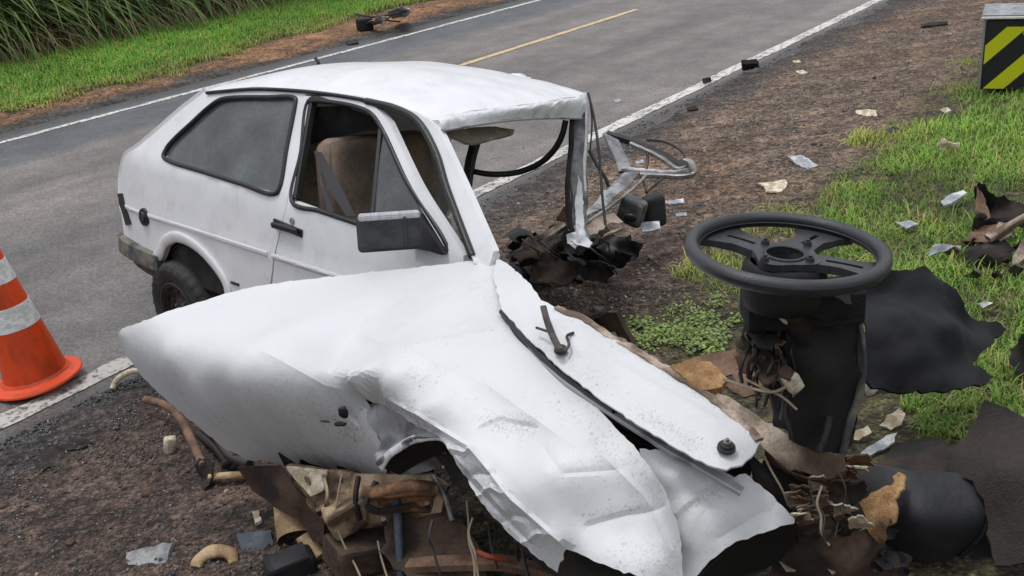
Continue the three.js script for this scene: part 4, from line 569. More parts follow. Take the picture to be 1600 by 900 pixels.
// ---------------------------------------------------------------- the torn-off front end lying towards us: bonnet, wing, scuttle, firewall
const front = thing('torn_front_end', 'crumpled white bonnet and wing torn off the car and folded over to the foreground', 'car wreckage', G(600, 880));
{
  const ring = PYs([
    [736, 407, .99], [700, 412, .985], [620, 421, .98], [540, 430, .97], [480, 436, .965], [400, 447, .955], [350, 459, .945], [300, 475, .93], [235, 498, .905], [196, 512, .87], [184, 521, .85],
    [187, 535, .81], [200, 560, .75], [225, 592, .67], [260, 625, .59], [310, 667, .49], [350, 700, .41], [385, 718, .375], [430, 724, .375], [470, 729, .385], [520, 733, .41], [560, 737, .455], [603, 739, .52],
    [606, 722, .60], [594, 690, .66], [576, 648, .745], [578, 634, .77], [592, 630, .785], [615, 642, .79], [650, 665, .80], [684, 680, .80],
    [702, 702, .78], [722, 740, .74], [745, 775, .70], [770, 808, .67], [800, 838, .64], [835, 868, .61], [870, 894, .58], [884, 858, .66], [920, 872, .67], [960, 889, .67], [1000, 902, .67], [1045, 912, .66], [1066, 908, .68],
    [1066, 870, .74], [1062, 830, .80], [1048, 790, .84], [1025, 745, .86], [990, 695, .89], [950, 655, .905], [905, 610, .92], [860, 570, .935], [825, 535, .945], [800, 505, .955], [783, 486, .965], [790, 470, .97], [800, 440, .975], [792, 415, .98], [772, 402, .99]]);
  const inner = PYs([[400, 520, .935], [300, 530, .895], [500, 500, .965], [620, 480, .975], [700, 450, .985], [400, 590, .875], [300, 580, .81], [400, 650, .71], [500, 640, .765], [500, 585, .885], [540, 690, .62], [330, 640, .66], [430, 690, .57], [480, 695, .575], [260, 560, .83],
    [600, 560, .935], [552, 605, .872], [520, 560, .905], [560, 570, .915], [700, 560, .945], [700, 500, .965], [800, 560, .94], [800, 605, .915], [880, 640, .905], [650, 610, .885], [720, 620, .893], [760, 640, .88], [800, 640, .885], [840, 650, .89], [800, 685, .845], [840, 690, .855], [900, 690, .875], [800, 730, .815], [860, 740, .835], [930, 740, .835], [1000, 722, .868], [905, 808, .735], [970, 795, .765], [1035, 782, .805], [905, 830, .708], [970, 835, .718], [1035, 830, .755], [960, 866, .693], [1030, 880, .705],
    [600, 612, .865], [650, 648, .85], [735, 700, .822], [770, 742, .79], [800, 782, .755], [842, 822, .71], [876, 848, .683]]);
  const c = (pts, amp, w) => ({ pts: PYs(pts), amp, w });
  const bonnetGeo = plate(ring, inner, { th: 0.004, step: 0.0145, noise: 0.0035, nf: 5, ridge: 0.005, rf: 2.6, seed: 3, tear: 0.0045, reg: 2e-5, crease: 0.3, creases: [
    c([[592, 616, .86], [650, 648, .85], [735, 700, .822], [800, 782, .755], [876, 848, .683]], 0.014, 0.009),
    c([[745, 664, .87], [780, 655, .87], [835, 668, .87]], -0.010, 0.009), c([[905, 812, .76], [970, 798, .78], [1035, 785, .82]], -0.012, 0.008),
    c([[560, 520, .95], [760, 600, .92], [900, 700, .87]], 0.007, 0.02), c([[640, 545, .94], [830, 505, .95]], 0.006, 0.012),
    c([[536, 640, .76], [552, 655, .73]], -0.022, 0.016), c([[490, 655, .72], [530, 662, .71]], -0.008, 0.012), c([[850, 700, .85], [880, 740, .83], [960, 730, .86]], -0.005, 0.01), c([[920, 690, .88], [1000, 770, .82], [1050, 860, .75]], 0.008, 0.02), c([[720, 740, .75], [770, 790, .70], [830, 850, .64]], -0.014, 0.010), c([[700, 700, .79], [722, 705, .82], [735, 700, .83]], 0.012, 0.008), c([[724, 742, .745], [745, 735, .79], [762, 738, .80]], -0.014, 0.009), c([[748, 776, .70], [772, 765, .75], [792, 778, .75]], 0.014, 0.008), c([[780, 815, .665], [806, 806, .70], [828, 812, .71]], -0.014, 0.009), c([[815, 850, .63], [842, 836, .68], [862, 840, .68]], 0.012, 0.008), c([[690, 690, .79], [740, 745, .76], [790, 800, .71]], 0.007, 0.008), c([[430, 560, .9], [520, 610, .82], [560, 615, .82]], 0.006, 0.02)] });
  const sp = (a, b2, w, n, s, l) => [PY(...a), PY(...b2), w, n, s, l];
  part('bonnet', bonnetGeo, scrapedPaint(bonnetGeo, [
    sp([470, 640, .76], [560, 690, .64], .16, 900, .30, .012), sp([400, 610, .83], [480, 650, .75], .14, 420, .20, .012), sp([505, 655, .74], [540, 660, .74], .03, 90, .75, .02),
    sp([755, 655, .86], [835, 672, .86], .035, 420, .55, .012), sp([640, 590, .89], [690, 600, .89], .05, 120, .45, .012), sp([600, 620, .83], [690, 675, .80], .025, 220, .5, .03),
    sp([880, 620, .90], [1040, 770, .84], .05, 420, .40, .02), sp([900, 720, .85], [1010, 760, .83], .06, 160, .35, .012), sp([910, 806, .74], [1030, 784, .80], .012, 160, .4, .015),
    sp([720, 735, .76], [850, 870, .63], .06, 520, .34, .02), sp([700, 700, .79], [800, 790, .73], .03, 260, .42, .03), sp([960, 880, .67], [1060, 880, .72], .06, 420, .35, .012),
    sp([640, 545, .94], [830, 505, .95], .015, 130, .25, .02), sp([700, 560, .94], [860, 640, .90], .25, 500, .20, .012), sp([230, 560, .80], [400, 700, .5], .08, 260, .22, .03), sp([430, 720, .4], [590, 735, .48], .04, 320, .4, .02), sp([750, 430, .98], [790, 490, .965], .05, 160, .4, .02)], { seed: 7 }), front, 'large white bonnet and wing sheet with dents and scrapes');
  // the rolled pocket where the wing is folded under
  part('folded_wing', plate(PYs([[574, 632, .765], [590, 628, .78], [618, 642, .785], [652, 666, .79], [692, 682, .79], [684, 688, .765], [660, 689, .745], [630, 700, .69], [608, 716, .64], [596, 730, .595], [588, 706, .655], [574, 655, .735]]), PYs([[610, 672, .70], [630, 685, .705], [655, 679, .755], [600, 700, .655]]), { th: 0.004, step: 0.012, noise: 0.004, nf: 12, creases: [c([[596, 726, .60], [610, 706, .655], [634, 690, .70], [662, 680, .755], [690, 682, .785]], 0.012, 0.008), c([[585, 640, .76], [600, 690, .67]], -0.008, 0.01)] }), M.paintGrey, front, 'grey inner face of the rolled wing edge');
  part('folded_wing', sweep(PYs([[594, 730, .60], [608, 711, .655], [632, 694, .70], [662, 683, .76], [692, 683, .79], [708, 700, .78]]), rect(.026, .007, .4), { steps: 40, noise: .003, nf: 20, up: V(-.3, .4, .8) }), M.paintWorn, front, 'bright rolled rim of the folded wing');
  part('fold_slot', plate(PYs([[598, 731, .575], [610, 717, .61], [632, 702, .655], [660, 691, .70], [696, 686, .74], [702, 704, .68], [660, 722, .60], [625, 742, .54]]), [], { th: 0.004, step: 0.02, noise: 0.004, nf: 12 }), M.trim, front);
  part('folded_wing', plate(PYs([[610, 738, .545], [632, 722, .59], [662, 710, .63], [694, 702, .66], [704, 722, .60], [668, 738, .555], [634, 746, .53]]), [], { th: 0.004, step: 0.012, noise: 0.01, nf: 12, ridge: .008, rf: 10 }), M.paintGrey, front);
  part('dent_hole', [lumpGeo(PY(537, 645, .775), .034, .046, .016, { amp: .006, f: 40 })], M.trim, front); part('dent_hole', [lumpGeo(PY(532, 663, .74), .044, .018, .014, { amp: .005, f: 50 })], M.trim, front); part('dent_hole', [lumpGeo(PY(508, 659, .735), .036, .007, .010, { amp: .004, f: 60, rz: -.2 })], M.trim, front);
  // lower wing piece on the right
  const r2 = PYs([[998, 700, .875], [1050, 706, .87], [1100, 716, .865], [1150, 748, .84], [1166, 741, .845], [1200, 768, .825], [1243, 811, .78], [1240, 818, .77], [1200, 829, .75], [1150, 846, .72], [1110, 876, .68], [1085, 902, .65], [1056, 915, .635], [1050, 870, .66], [1036, 830, .715], [1012, 770, .775]]);
  const wgGeo = plate(r2, PYs([[1100, 770, .80], [1122, 800, .785], [1080, 850, .715], [1180, 790, .795], [1060, 740, .845]]), { th: 0.004, step: 0.015, noise: 0.006, nf: 7, ridge: 0.018, rf: 4, seed: 9, tear: 0.004, crease: 0.3, creases: [c([[1052, 800, .79], [1085, 778, .80], [1122, 760, .825], [1152, 750, .84]], 0.016, 0.015), c([[1056, 870, .70], [1075, 830, .76], [1090, 800, .79]], 0.012, 0.015), c([[1120, 840, .74], [1190, 800, .78]], -0.008, 0.02)] }); const sq = (a, b2, w, n, s, l) => [PY(...a), PY(...b2), w, n, s, l];
  part('left_wing', wgGeo, scrapedPaint(wgGeo, [sq([1010, 705, .87], [1140, 750, .84], .06, 420, .35, .012), sq([1052, 800, .79], [1150, 755, .84], .02, 260, .5, .02), sq([1100, 830, .76], [1220, 800, .78], .10, 620, .26, .010), sq([1090, 890, .66], [1230, 825, .76], .03, 320, .4, .012)], { seed: 9, size: 1.4 }), front, 'white left wing crumpled under the bonnet');
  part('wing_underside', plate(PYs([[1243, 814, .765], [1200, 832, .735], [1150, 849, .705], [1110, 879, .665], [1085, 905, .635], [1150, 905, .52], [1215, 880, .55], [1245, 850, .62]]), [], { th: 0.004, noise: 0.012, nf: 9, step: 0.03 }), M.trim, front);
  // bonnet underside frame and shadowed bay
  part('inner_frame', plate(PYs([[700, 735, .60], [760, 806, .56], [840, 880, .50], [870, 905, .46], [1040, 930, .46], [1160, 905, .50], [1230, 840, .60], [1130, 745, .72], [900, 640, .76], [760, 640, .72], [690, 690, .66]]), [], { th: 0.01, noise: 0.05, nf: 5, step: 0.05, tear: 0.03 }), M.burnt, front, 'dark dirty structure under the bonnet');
}
// scuttle panel with its two wiper spindles
{
  const scGeo = plate(PYs([[784, 484, .985], [830, 534, .975], [880, 580, .965], [940, 625, .955], [1000, 666, .95], [1060, 702, .94], [1105, 726, .93], [1135, 734, .925], [1160, 726, .925], [1180, 707, .93], [1189, 690, .94], [1150, 655, .955], [1100, 617, .97], [1050, 585, .98], [1000, 555, .99], [950, 524, 1.0], [910, 500, 1.005], [870, 482, 1.01], [845, 468, 1.01], [830, 445, 1.01], [798, 416, 1.0], [776, 402, 1.0], [770, 430, .99]]),
    PYs([[860, 520, 1.0], [960, 590, .985], [1080, 665, .965], [1135, 698, .95]]), { th: 0.005, step: 0.018, noise: 0.006, nf: 6, seed: 15, tear: 0.003, creases: [{ pts: PYs([[840, 500, 1.0], [960, 570, .99], [1120, 660, .96]]), amp: 0.006, w: 0.012 }, { pts: PYs([[1020, 650, .955], [1090, 690, .945]]), amp: -0.008, w: 0.02 }] });
  const sp = (a, b2, w, n, s, l) => [PY(...a), PY(...b2), w, n, s, l];
  const sc = part('scuttle_panel', scGeo, scrapedPaint(scGeo, [sp([1010, 650, .955], [1090, 700, .94], .03, 420, .6, .012), sp([900, 500, 1.0], [1180, 680, .95], .03, 700, .45, .012), sp([830, 530, .975], [1100, 720, .93], .03, 380, .4, .02), sp([900, 560, .985], [1100, 670, .96], .12, 500, .22, .012), sp([1110, 700, .95], [1165, 705, .94], .04, 260, .35, .01), sp([850, 540, .99], [900, 555, .99], .02, 120, .5, .02)], { seed: 8, size: 1.8 }), front, 'white scuttle panel from under the windscreen');
  part('scuttle_lip', bar(PYs([[796, 500, .955], [830, 542, .94], [880, 590, .93], [950, 640, .915], [1050, 704, .895], [1120, 745, .875], [1159, 768, .85]]), 0.03, 0.014, { steps: 60, noise: 0.004, nf: 14 }), M.paintGrey, sc, 'grey metal lip under the scuttle');
  part('scuttle_seal', tube(PYs([[784, 487, .975], [812, 520, .965], [850, 560, .95], [900, 600, .94], [960, 641, .93]]), 0.010, { n: 8 }), M.seal, sc);
  part('scuttle_seal', tube(PYs([[786, 492, .955], [820, 536, .94], [870, 586, .92], [930, 633, .90], [985, 668, .89]]), 0.014, { n: 8 }), M.seal, sc);
  part('scuttle_edge', bar(PYs([[868, 481, 1.012], [912, 499, 1.007], [952, 523, 1.002], [1002, 554, .992], [1052, 584, .982], [1102, 616, .972], [1152, 654, .957], [1186, 688, .942]]), 0.026, 0.011, { steps: 90, noise: 0.009, nf: 26 }), M.flange, sc, 'chipped rusty edge of the scuttle');
  const N = V(0.05, 1, 0.25).normalize();
  const p = PY(1135, 699, .957); const sp1 = part('wiper_spindle', [cyl(p, N, .023, .022, .008, 24), cyl(p.clone().addScaledVector(N, .008), N, .017, .016, .008, 20)], M.mirror, sc); part('spindle_nut', [cyl(p.clone().addScaledVector(N, .016), N, .010, .010, .009, 6), cyl(p.clone().addScaledVector(N, .024), N, .0045, .0045, .010, 10)], M.steel, sp1);
  const q = PY(876, 546, .998); part('wiper_spindle', [cyl(q, N, .020, .018, .012, 18)], M.darkSteel, sc);
  part('wiper_arm', [bar([PY(849, 480, 1.05), PY(856, 505, 1.05), PY(866, 530, 1.03), PY(875, 547, 1.015)], 0.019, 0.012, { steps: 20 }), tube([PY(884, 549, 1.005), PY(889, 538, 1.012), PY(886, 525, 1.016), PY(896, 520, 1.01)], 0.0045, { n: 6 }), tube([PY(856, 518, 1.03), PY(838, 512, 1.02)], 0.004, { n: 6 })], M.darkSteel, sc);
}
// firewall standing on the ground under the scuttle, inner wing under the bonnet
{
  const A = PY(815, 480, .93), B = PY(1165, 690, .88), dn = (p, h) => V(p.x, groundY(p.x, p.z) + h, p.z), mid = A.clone().lerp(B, .5);
  part('firewall', plate([A, mid.clone().setY(.91), B, dn(B, .02), dn(mid, -.02), dn(A, .03)], [dn(mid, .35)], { th: .008, step: .035, noise: .05, nf: 5, ridge: .05, rf: 3, tear: .01, seed: 51, crease: .5 }), M.burnt, front);
  const C1 = PY(420, 560, .80), D1 = PY(660, 600, .74);
  part('inner_wing', plate([C1, D1, dn(D1, .03), dn(D1.clone().lerp(C1, .5), .0), dn(C1, .12)], [], { th: .006, step: .035, noise: .05, nf: 6, ridge: .04, rf: 4, tear: .01, seed: 52, crease: .5 }), M.brownDark, front);
}
// firewall beam on the far side of the scuttle
{
  const fb = part('firewall_beam', plate(PYs([[868, 481, 1.0], [920, 498, 1.0], [1000, 545, .985], [1060, 580, .975], [1110, 607, .965], [1170, 640, .95], [1220, 672, .935], [1265, 700, .925], [1318, 711, .925], [1323, 735, .89], [1290, 749, .85], [1240, 735, .86], [1195, 702, .90], [1150, 660, .93], [1050, 592, .955], [950, 532, .97], [890, 499, .975]]), PYs([[1180, 665, .915], [1255, 715, .885]]), { th: 0.006, step: 0.018, noise: 0.012, nf: 9, tear: 0.006, seed: 21 }), M.flange, front, 'brown bent beam along the scuttle');
  part('beam_skirt', plate(PYs([[1195, 702, .89], [1240, 737, .85], [1290, 751, .84], [1322, 738, .88], [1316, 775, .70], [1280, 790, .66], [1225, 760, .72], [1190, 725, .80]]), [], { th: 0.005, step: 0.02, noise: 0.02, nf: 9, tear: 0.008, seed: 22 }), M.brown, fb);
  part('bracket', plate(PYs([[1076, 562, .98], [1110, 553, .99], [1148, 545, 1.0], [1170, 572, .985], [1207, 600, .97], [1196, 612, .95], [1160, 620, .93], [1128, 602, .95]]), PYs([[1140, 585, .955]]), { th: 0.006, step: 0.015, noise: 0.012, nf: 14, tear: 0.006, seed: 25, holes: [PYs([[1122, 585, .966], [1142, 580, .97], [1150, 594, .962], [1130, 598, .958]])] }), M.brown, front, 'torn brown bracket with a square hole');
  part('foam_block', plate(PYs([[1047, 571, 1.0], [1075, 562, 1.005], [1110, 566, 1.0], [1136, 591, .99], [1128, 604, .98], [1092, 610, .98]]), [], { th: 0.022, step: 0.012, noise: 0.008, nf: 14, tear: 0.003, seed: 26 }), M.card, front, 'ochre piece of foam on the beam');
  part('wire', tube([PY(1190, 705, .90), PY(1205, 735, .86), PY(1222, 765, .82), PY(1232, 790, .78)], .003, { n: 5 }), M.wireTan, front); part('wire', tube([PY(1290, 640, 1.0), PY(1300, 660, .98), PY(1285, 690, .95)], .004, { n: 5 }), M.wireTan, front);
  const rr = rngOf(611); for (let i = 0; i < 30; i++) { const x = 1215 + rr() * 110, y = 715 + rr() * 105; part('torn_scrap', plate(PYs([[x, y, .84], [x + 14 + rr() * 20, y - 8 + rr() * 8, .84 + rr() * .04], [x + 30 + rr() * 14, y + 10, .80], [x + 10, y + 14 + rr() * 10, .78]]), [], { th: .004, step: .012, noise: .015, nf: 24, tear: .006, seed: 30 + i }), [M.flange, M.brown, M.burnt, M.cream, M.brownDark, M.brown][i % 6], front); }
  for (let i = 0; i < 3; i++) { const x = 1245 + rr() * 70, y = 735 + rr() * 40, p = []; let u = x, v = y, h = .92; for (let k = 0; k < 5; k++) { p.push([u, v, h]); u += (rr() - .4) * 30; v += 16 + rr() * 16; h -= .03; } part('wire', tube(PYs(p), .0015 + .002 * rr(), { n: 5, steps: 18 }), [M.wire, M.wireTan, M.wire][i % 3], front); }
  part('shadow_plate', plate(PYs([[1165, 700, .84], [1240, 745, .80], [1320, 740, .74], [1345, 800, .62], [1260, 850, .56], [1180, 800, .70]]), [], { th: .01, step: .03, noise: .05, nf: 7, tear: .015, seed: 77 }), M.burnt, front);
}

// ---------------------------------------------------------------- steering wheel on its torn column
{
  const SD = 2.3, C = PD(1229, 389, SD), Rw = 0.204, st = thing('steering_wheel', 'black steering wheel standing level on its torn column beside the green verge', 'steering wheel', V(C.x, groundY(C.x, C.z), C.z));
  const q = new THREE.Quaternion().setFromEuler(new THREE.Euler(0.03, 0, -0.075)), L = (x, y, z) => V(x, y, z).applyQuaternion(q).add(C), fit = g => { g.applyQuaternion(q); g.translate(C.x, C.y, C.z); return g; };
  // wheel plane seen at a pixel
  const nrm = V(0, 1, 0).applyQuaternion(q), pl = (px, py, h = 0) => { const r = ray(px, py), t = C.clone().addScaledVector(nrm, h).sub(CAM).dot(nrm) / r.dot(nrm), w = r.multiplyScalar(t).add(CAM).sub(C).applyQuaternion(q.clone().invert()); return w; };
  const rs = []; for (let i = 0; i < 14; i++) { const a = i / 14 * 6.2832; rs.push(new THREE.Vector2(Rw + Math.cos(a) * 0.0155, Math.sin(a) * (Math.sin(a) < 0 ? 0.021 : 0.015) - 0.002)); } rs.push(rs[0].clone());
  part('rim', fit(new THREE.LatheGeometry(rs, 96)), M.steer, st);
  part('rim_seam', fit(new THREE.TorusGeometry(Rw - 0.0155, 0.0025, 6, 90).rotateX(Math.PI / 2).translate(0, -0.008, 0)), M.trim, st);
  const slab = (pts, h, th) => panel(pts.map(p => { const w = pl(...p, h); return [w.x, -w.z]; }), [], 0.02, (x, y) => L(x, h, -y), (x, y) => L(x, h - th, -y), { crease: 0.5 });
  // hub plate with its round opening
  const hubRing = Array.from({ length: 40 }, (_, i) => { const a = i / 40 * 6.2832, k = 0.074 + 0.008 * Math.cos(a * 4 + 3.14); return [Math.cos(a) * k, Math.sin(a) * k * 0.98 + 0.004]; }), hole = Array.from({ length: 30 }, (_, i) => { const a = i / 30 * 6.2832; return [Math.cos(a) * 0.042 - 0.002, Math.sin(a) * 0.040]; });
  part('hub_plate', panel(hubRing, [hole], 0.012, (x, y) => L(x, -0.012, -y), (x, y) => L(x, -0.028, -y), { crease: 0.5 }), M.steer, st);
  part('hub_ring', fit(new THREE.TorusGeometry(0.043, 0.004, 8, 40).rotateX(Math.PI / 2).translate(-0.002, -0.011, 0)), M.steer, st);
  part('hub_cup', [fit(new THREE.CylinderGeometry(0.042, 0.036, 0.05, 30, 1, true).translate(-0.002, -0.038, 0)), fit(new THREE.CylinderGeometry(0.038, 0.038, 0.004, 30).translate(-0.002, -0.058, 0))], M.dash, st);
  part('hub_ring', fit(new THREE.TorusGeometry(0.026, 0.005, 8, 30).rotateX(Math.PI / 2).translate(0.0, -0.046, 0.006)), M.steer, st);
  part('shaft_nut', fit(new THREE.CylinderGeometry(0.011, 0.011, 0.016, 6).translate(0, -0.046, 0.004)), M.darkSteel, st);
  for (const [a, w] of [[2.22, 0.108], [0.86, 0.10], [-0.46, 0.078]]) {      // spokes, each with a slot
    const ca = Math.cos(a), sa = Math.sin(a), f = (r, o) => [ca * r - sa * o, sa * r + ca * o], r1 = Rw - 0.006, w0 = w * 0.36, w1 = w * 0.62;
    const ring = [f(0.060, -w0), f(0.12, -w0 * 0.95), f(r1 - 0.03, -w1 * 0.8), f(r1, -w1 * 1.15), f(r1, w1 * 1.15), f(r1 - 0.03, w1 * 0.8), f(0.12, w0 * 0.95), f(0.060, w0)], slot = [f(0.085, -0.006), f(r1 - 0.035, -0.006), f(r1 - 0.035, 0.006), f(0.085, 0.006)];
    const sk = part('spoke', panel(ring, [slot], 0.02, (x, y) => { const r = Math.hypot(x, y); return L(x, -0.013 - 0.004 * sst(0.1, 0.19, r), -y); }, (x, y) => L(x, -0.032, -y), { crease: 0.5 }), M.steer, st);
    part('spoke_slot', panel(slot, [], 0.03, (x, y) => L(x, -0.026, -y), (x, y) => L(x, -0.03, -y)), M.trim, sk);
  }
  for (const [px, py] of [[1196, 377], [1262, 379], [1266, 404], [1195, 403]]) { const w = pl(px, py, -0.006); part('stud', [fit(new THREE.CylinderGeometry(0.0085, 0.010, 0.012, 14).translate(w.x, -0.009, w.z)), fit(new THREE.CylinderGeometry(0.0045, 0.0045, 0.006, 10).translate(w.x, -0.001, w.z))], M.steer, st); }
  { const w = pl(1279, 348, -0.012); part('switch_stub', lumpGeo(L(w.x, -0.008, w.z), .022, .016, .018, { amp: .004, f: 50 }), M.steer, st); }
  // column shroud and shaft
  const lat = (prof2, sx = 1) => { const g = new THREE.LatheGeometry(prof2.map(p => new THREE.Vector2(...p)), 28); g.scale(sx, 1, 1); return fit(g); };
  part('column_shroud', lat([[0.066, -0.028], [0.078, -0.034], [0.082, -0.06], [0.076, -0.11], [0.07, -0.135], [0, -0.135]], 1.15), M.black, st);
  part('column', tube([L(0, -0.12, 0), PD(1246, 500, 2.42), PD(1256, 590, 2.56), PD(1262, 680, 2.74), PD(1262, 740, 2.9)], 0.036, { n: 12, noise: 0.006, nf: 12 }), M.burnt, st);
  part('column_bracket', plate(PDs([[1165, 462, 2.34], [1210, 456, 2.3], [1300, 462, 2.3], [1332, 478, 2.34], [1330, 500, 2.38], [1240, 496, 2.34], [1176, 492, 2.36]]), [], { th: .03, noise: .02, nf: 10, step: .02, tear: .01 }), M.soot, st);
  part('switch_box', [lumpGeo(PD(1252, 474, 2.44), .27, .085, .12, { box: 1, amp: .012, f: 9 })], M.soot, st);
}
// the dashboard remains hanging round the column
{
  const d = thing('dashboard', 'broken black dashboard panel hanging below the steering wheel', 'dashboard', G(1290, 760));
  part('panel', plate(PDs([[1232, 480, 2.42], [1290, 470, 2.46], [1332, 476, 2.5], [1347, 520, 2.52], [1346, 600, 2.56], [1332, 660, 2.58], [1318, 708, 2.6], [1270, 705, 2.56], [1238, 690, 2.54], [1222, 600, 2.48], [1226, 530, 2.44]]), PDs([[1285, 590, 2.44], [1320, 560, 2.5]]), { th: .02, step: .025, noise: .022, nf: 6, seed: 4, tear: .006, creases: [{ pts: PDs([[1240, 520, 2.44], [1335, 500, 2.5]]), amp: .015, w: .02 }, { pts: PDs([[1338, 520, 2.52], [1336, 620, 2.56], [1322, 690, 2.6]]), amp: .018, w: .012 }] }), M.black, d);
  part('edge_strip', bar(PDs([[1336, 480, 2.49], [1345, 540, 2.50], [1347, 600, 2.53], [1330, 660, 2.56], [1316, 712, 2.58]]), .012, .02, { steps: 30, noise: .006, nf: 14 }), M.bumper, d);
  part('panel', plate(PDs([[1170, 500, 2.52], [1225, 490, 2.5], [1232, 600, 2.52], [1236, 690, 2.56], [1205, 650, 2.6], [1185, 590, 2.6]]), [], { th: .015, step: .03, noise: .04, nf: 9, seed: 8, tear: .015 }), M.burnt, d);
  part('vent_duct', sweep(PDs([[1215, 650, 2.60], [1240, 655, 2.58], [1272, 664, 2.56]]), circ(.036, 14, .028), { steps: 14, noise: .006, nf: 16, open: true }), M.dash, d, 'short grey duct poking out under the dashboard');
  part('rod', tube(PDs([[1296, 650, 2.5], [1290, 680, 2.5], [1280, 706, 2.5]]), .008, { n: 8 }), M.dash, d);
  const rr = rngOf(71), cols = [M.wire, M.wire, M.clothDark, M.wireTan, M.burnt];
  for (let i = 0; i < 16; i++) { const x = 1170 + rr() * 60, y = 470 + rr() * 60, p = []; let a = x, b = y; for (let k = 0; k < 6; k++) { p.push([a, b, 2.42 + rr() * .08]); a += (rr() - .45) * 26; b += 14 + rr() * 18; } part('wire', tube(PDs(p), .0025 + rr() * .003, { n: 5, steps: 24 }), cols[i % 5], d); }
  for (let i = 0; i < 16; i++) { const x = 1160 + rr() * 80, y = 462 + rr() * 150, s = 8 + rr() * 16, D = 2.38 + rr() * .16; part('torn_trim', plate(PDs([[x - s, y, D], [x - s * .1, y - s * (.4 + rr() * .6), D + .03], [x + s, y - s * .3, D], [x + s * .5, y + s * .7, D - .02], [x - s * .6, y + s * (.3 + rr() * .8), D]]), [], { th: .006, step: .015, noise: .025, nf: 16, tear: .005, seed: 60 + i }), [M.black, M.brownDark, M.burnt, M.black, M.darkSteel, M.brown][i % 6], d); }
  part('connector', lumpGeo(PD(1240, 598, 2.4), .035, .045, .03, { box: 1, rz: .5, ry: .4, amp: .004 }), M.cream, d);
  part('wire', tube(PDs([[1130, 592, 2.5], [1170, 606, 2.46], [1210, 612, 2.42], [1236, 600, 2.4]]), .004, { n: 6 }), M.wireTan, d);
  part('wire', tube(PDs([[1160, 590, 2.48], [1190, 605, 2.44], [1222, 620, 2.42], [1245, 640, 2.42]]), .003, { n: 6 }), M.wireTan, d);
  part('relay', [lumpGeo(PD(1190, 486, 2.44), .05, .05, .05, { box: 1, rz: .4, amp: .006 }), lumpGeo(PD(1186, 520, 2.5), .06, .05, .05, { box: 1, rz: -.3, ry: .5, amp: .008 })], M.black, d);
  part('lamp_holder', lumpGeo(PD(1222, 496, 2.36), .012, .045, .010, { rz: .6, amp: .003 }), M.cream, d);
  part('padding', lumpGeo(PD(1190, 545, 2.52), .11, .05, .06, { amp: .02, f: 14, rz: -.5, seed: 6 }), M.brownDark, d);
}

// ---------------------------------------------------------------- wreckage lying around
function debris(name, label, category, px, o = {}, m = M.cream, group) {   // a scrap on the ground with this outline
  const ring = px.map(([x, y, h]) => G(x, y, h ?? o.lift ?? 0.02)); return solo(name, label, category, plate(ring, [], { th: o.th ?? 0.012, step: o.step ?? 0.02, noise: o.noise ?? 0.012, nf: o.nf ?? 14, tear: o.tear ?? 0.006, seed: o.seed ?? 3, crease: o.crease ?? 0.6 }), m, group);
}
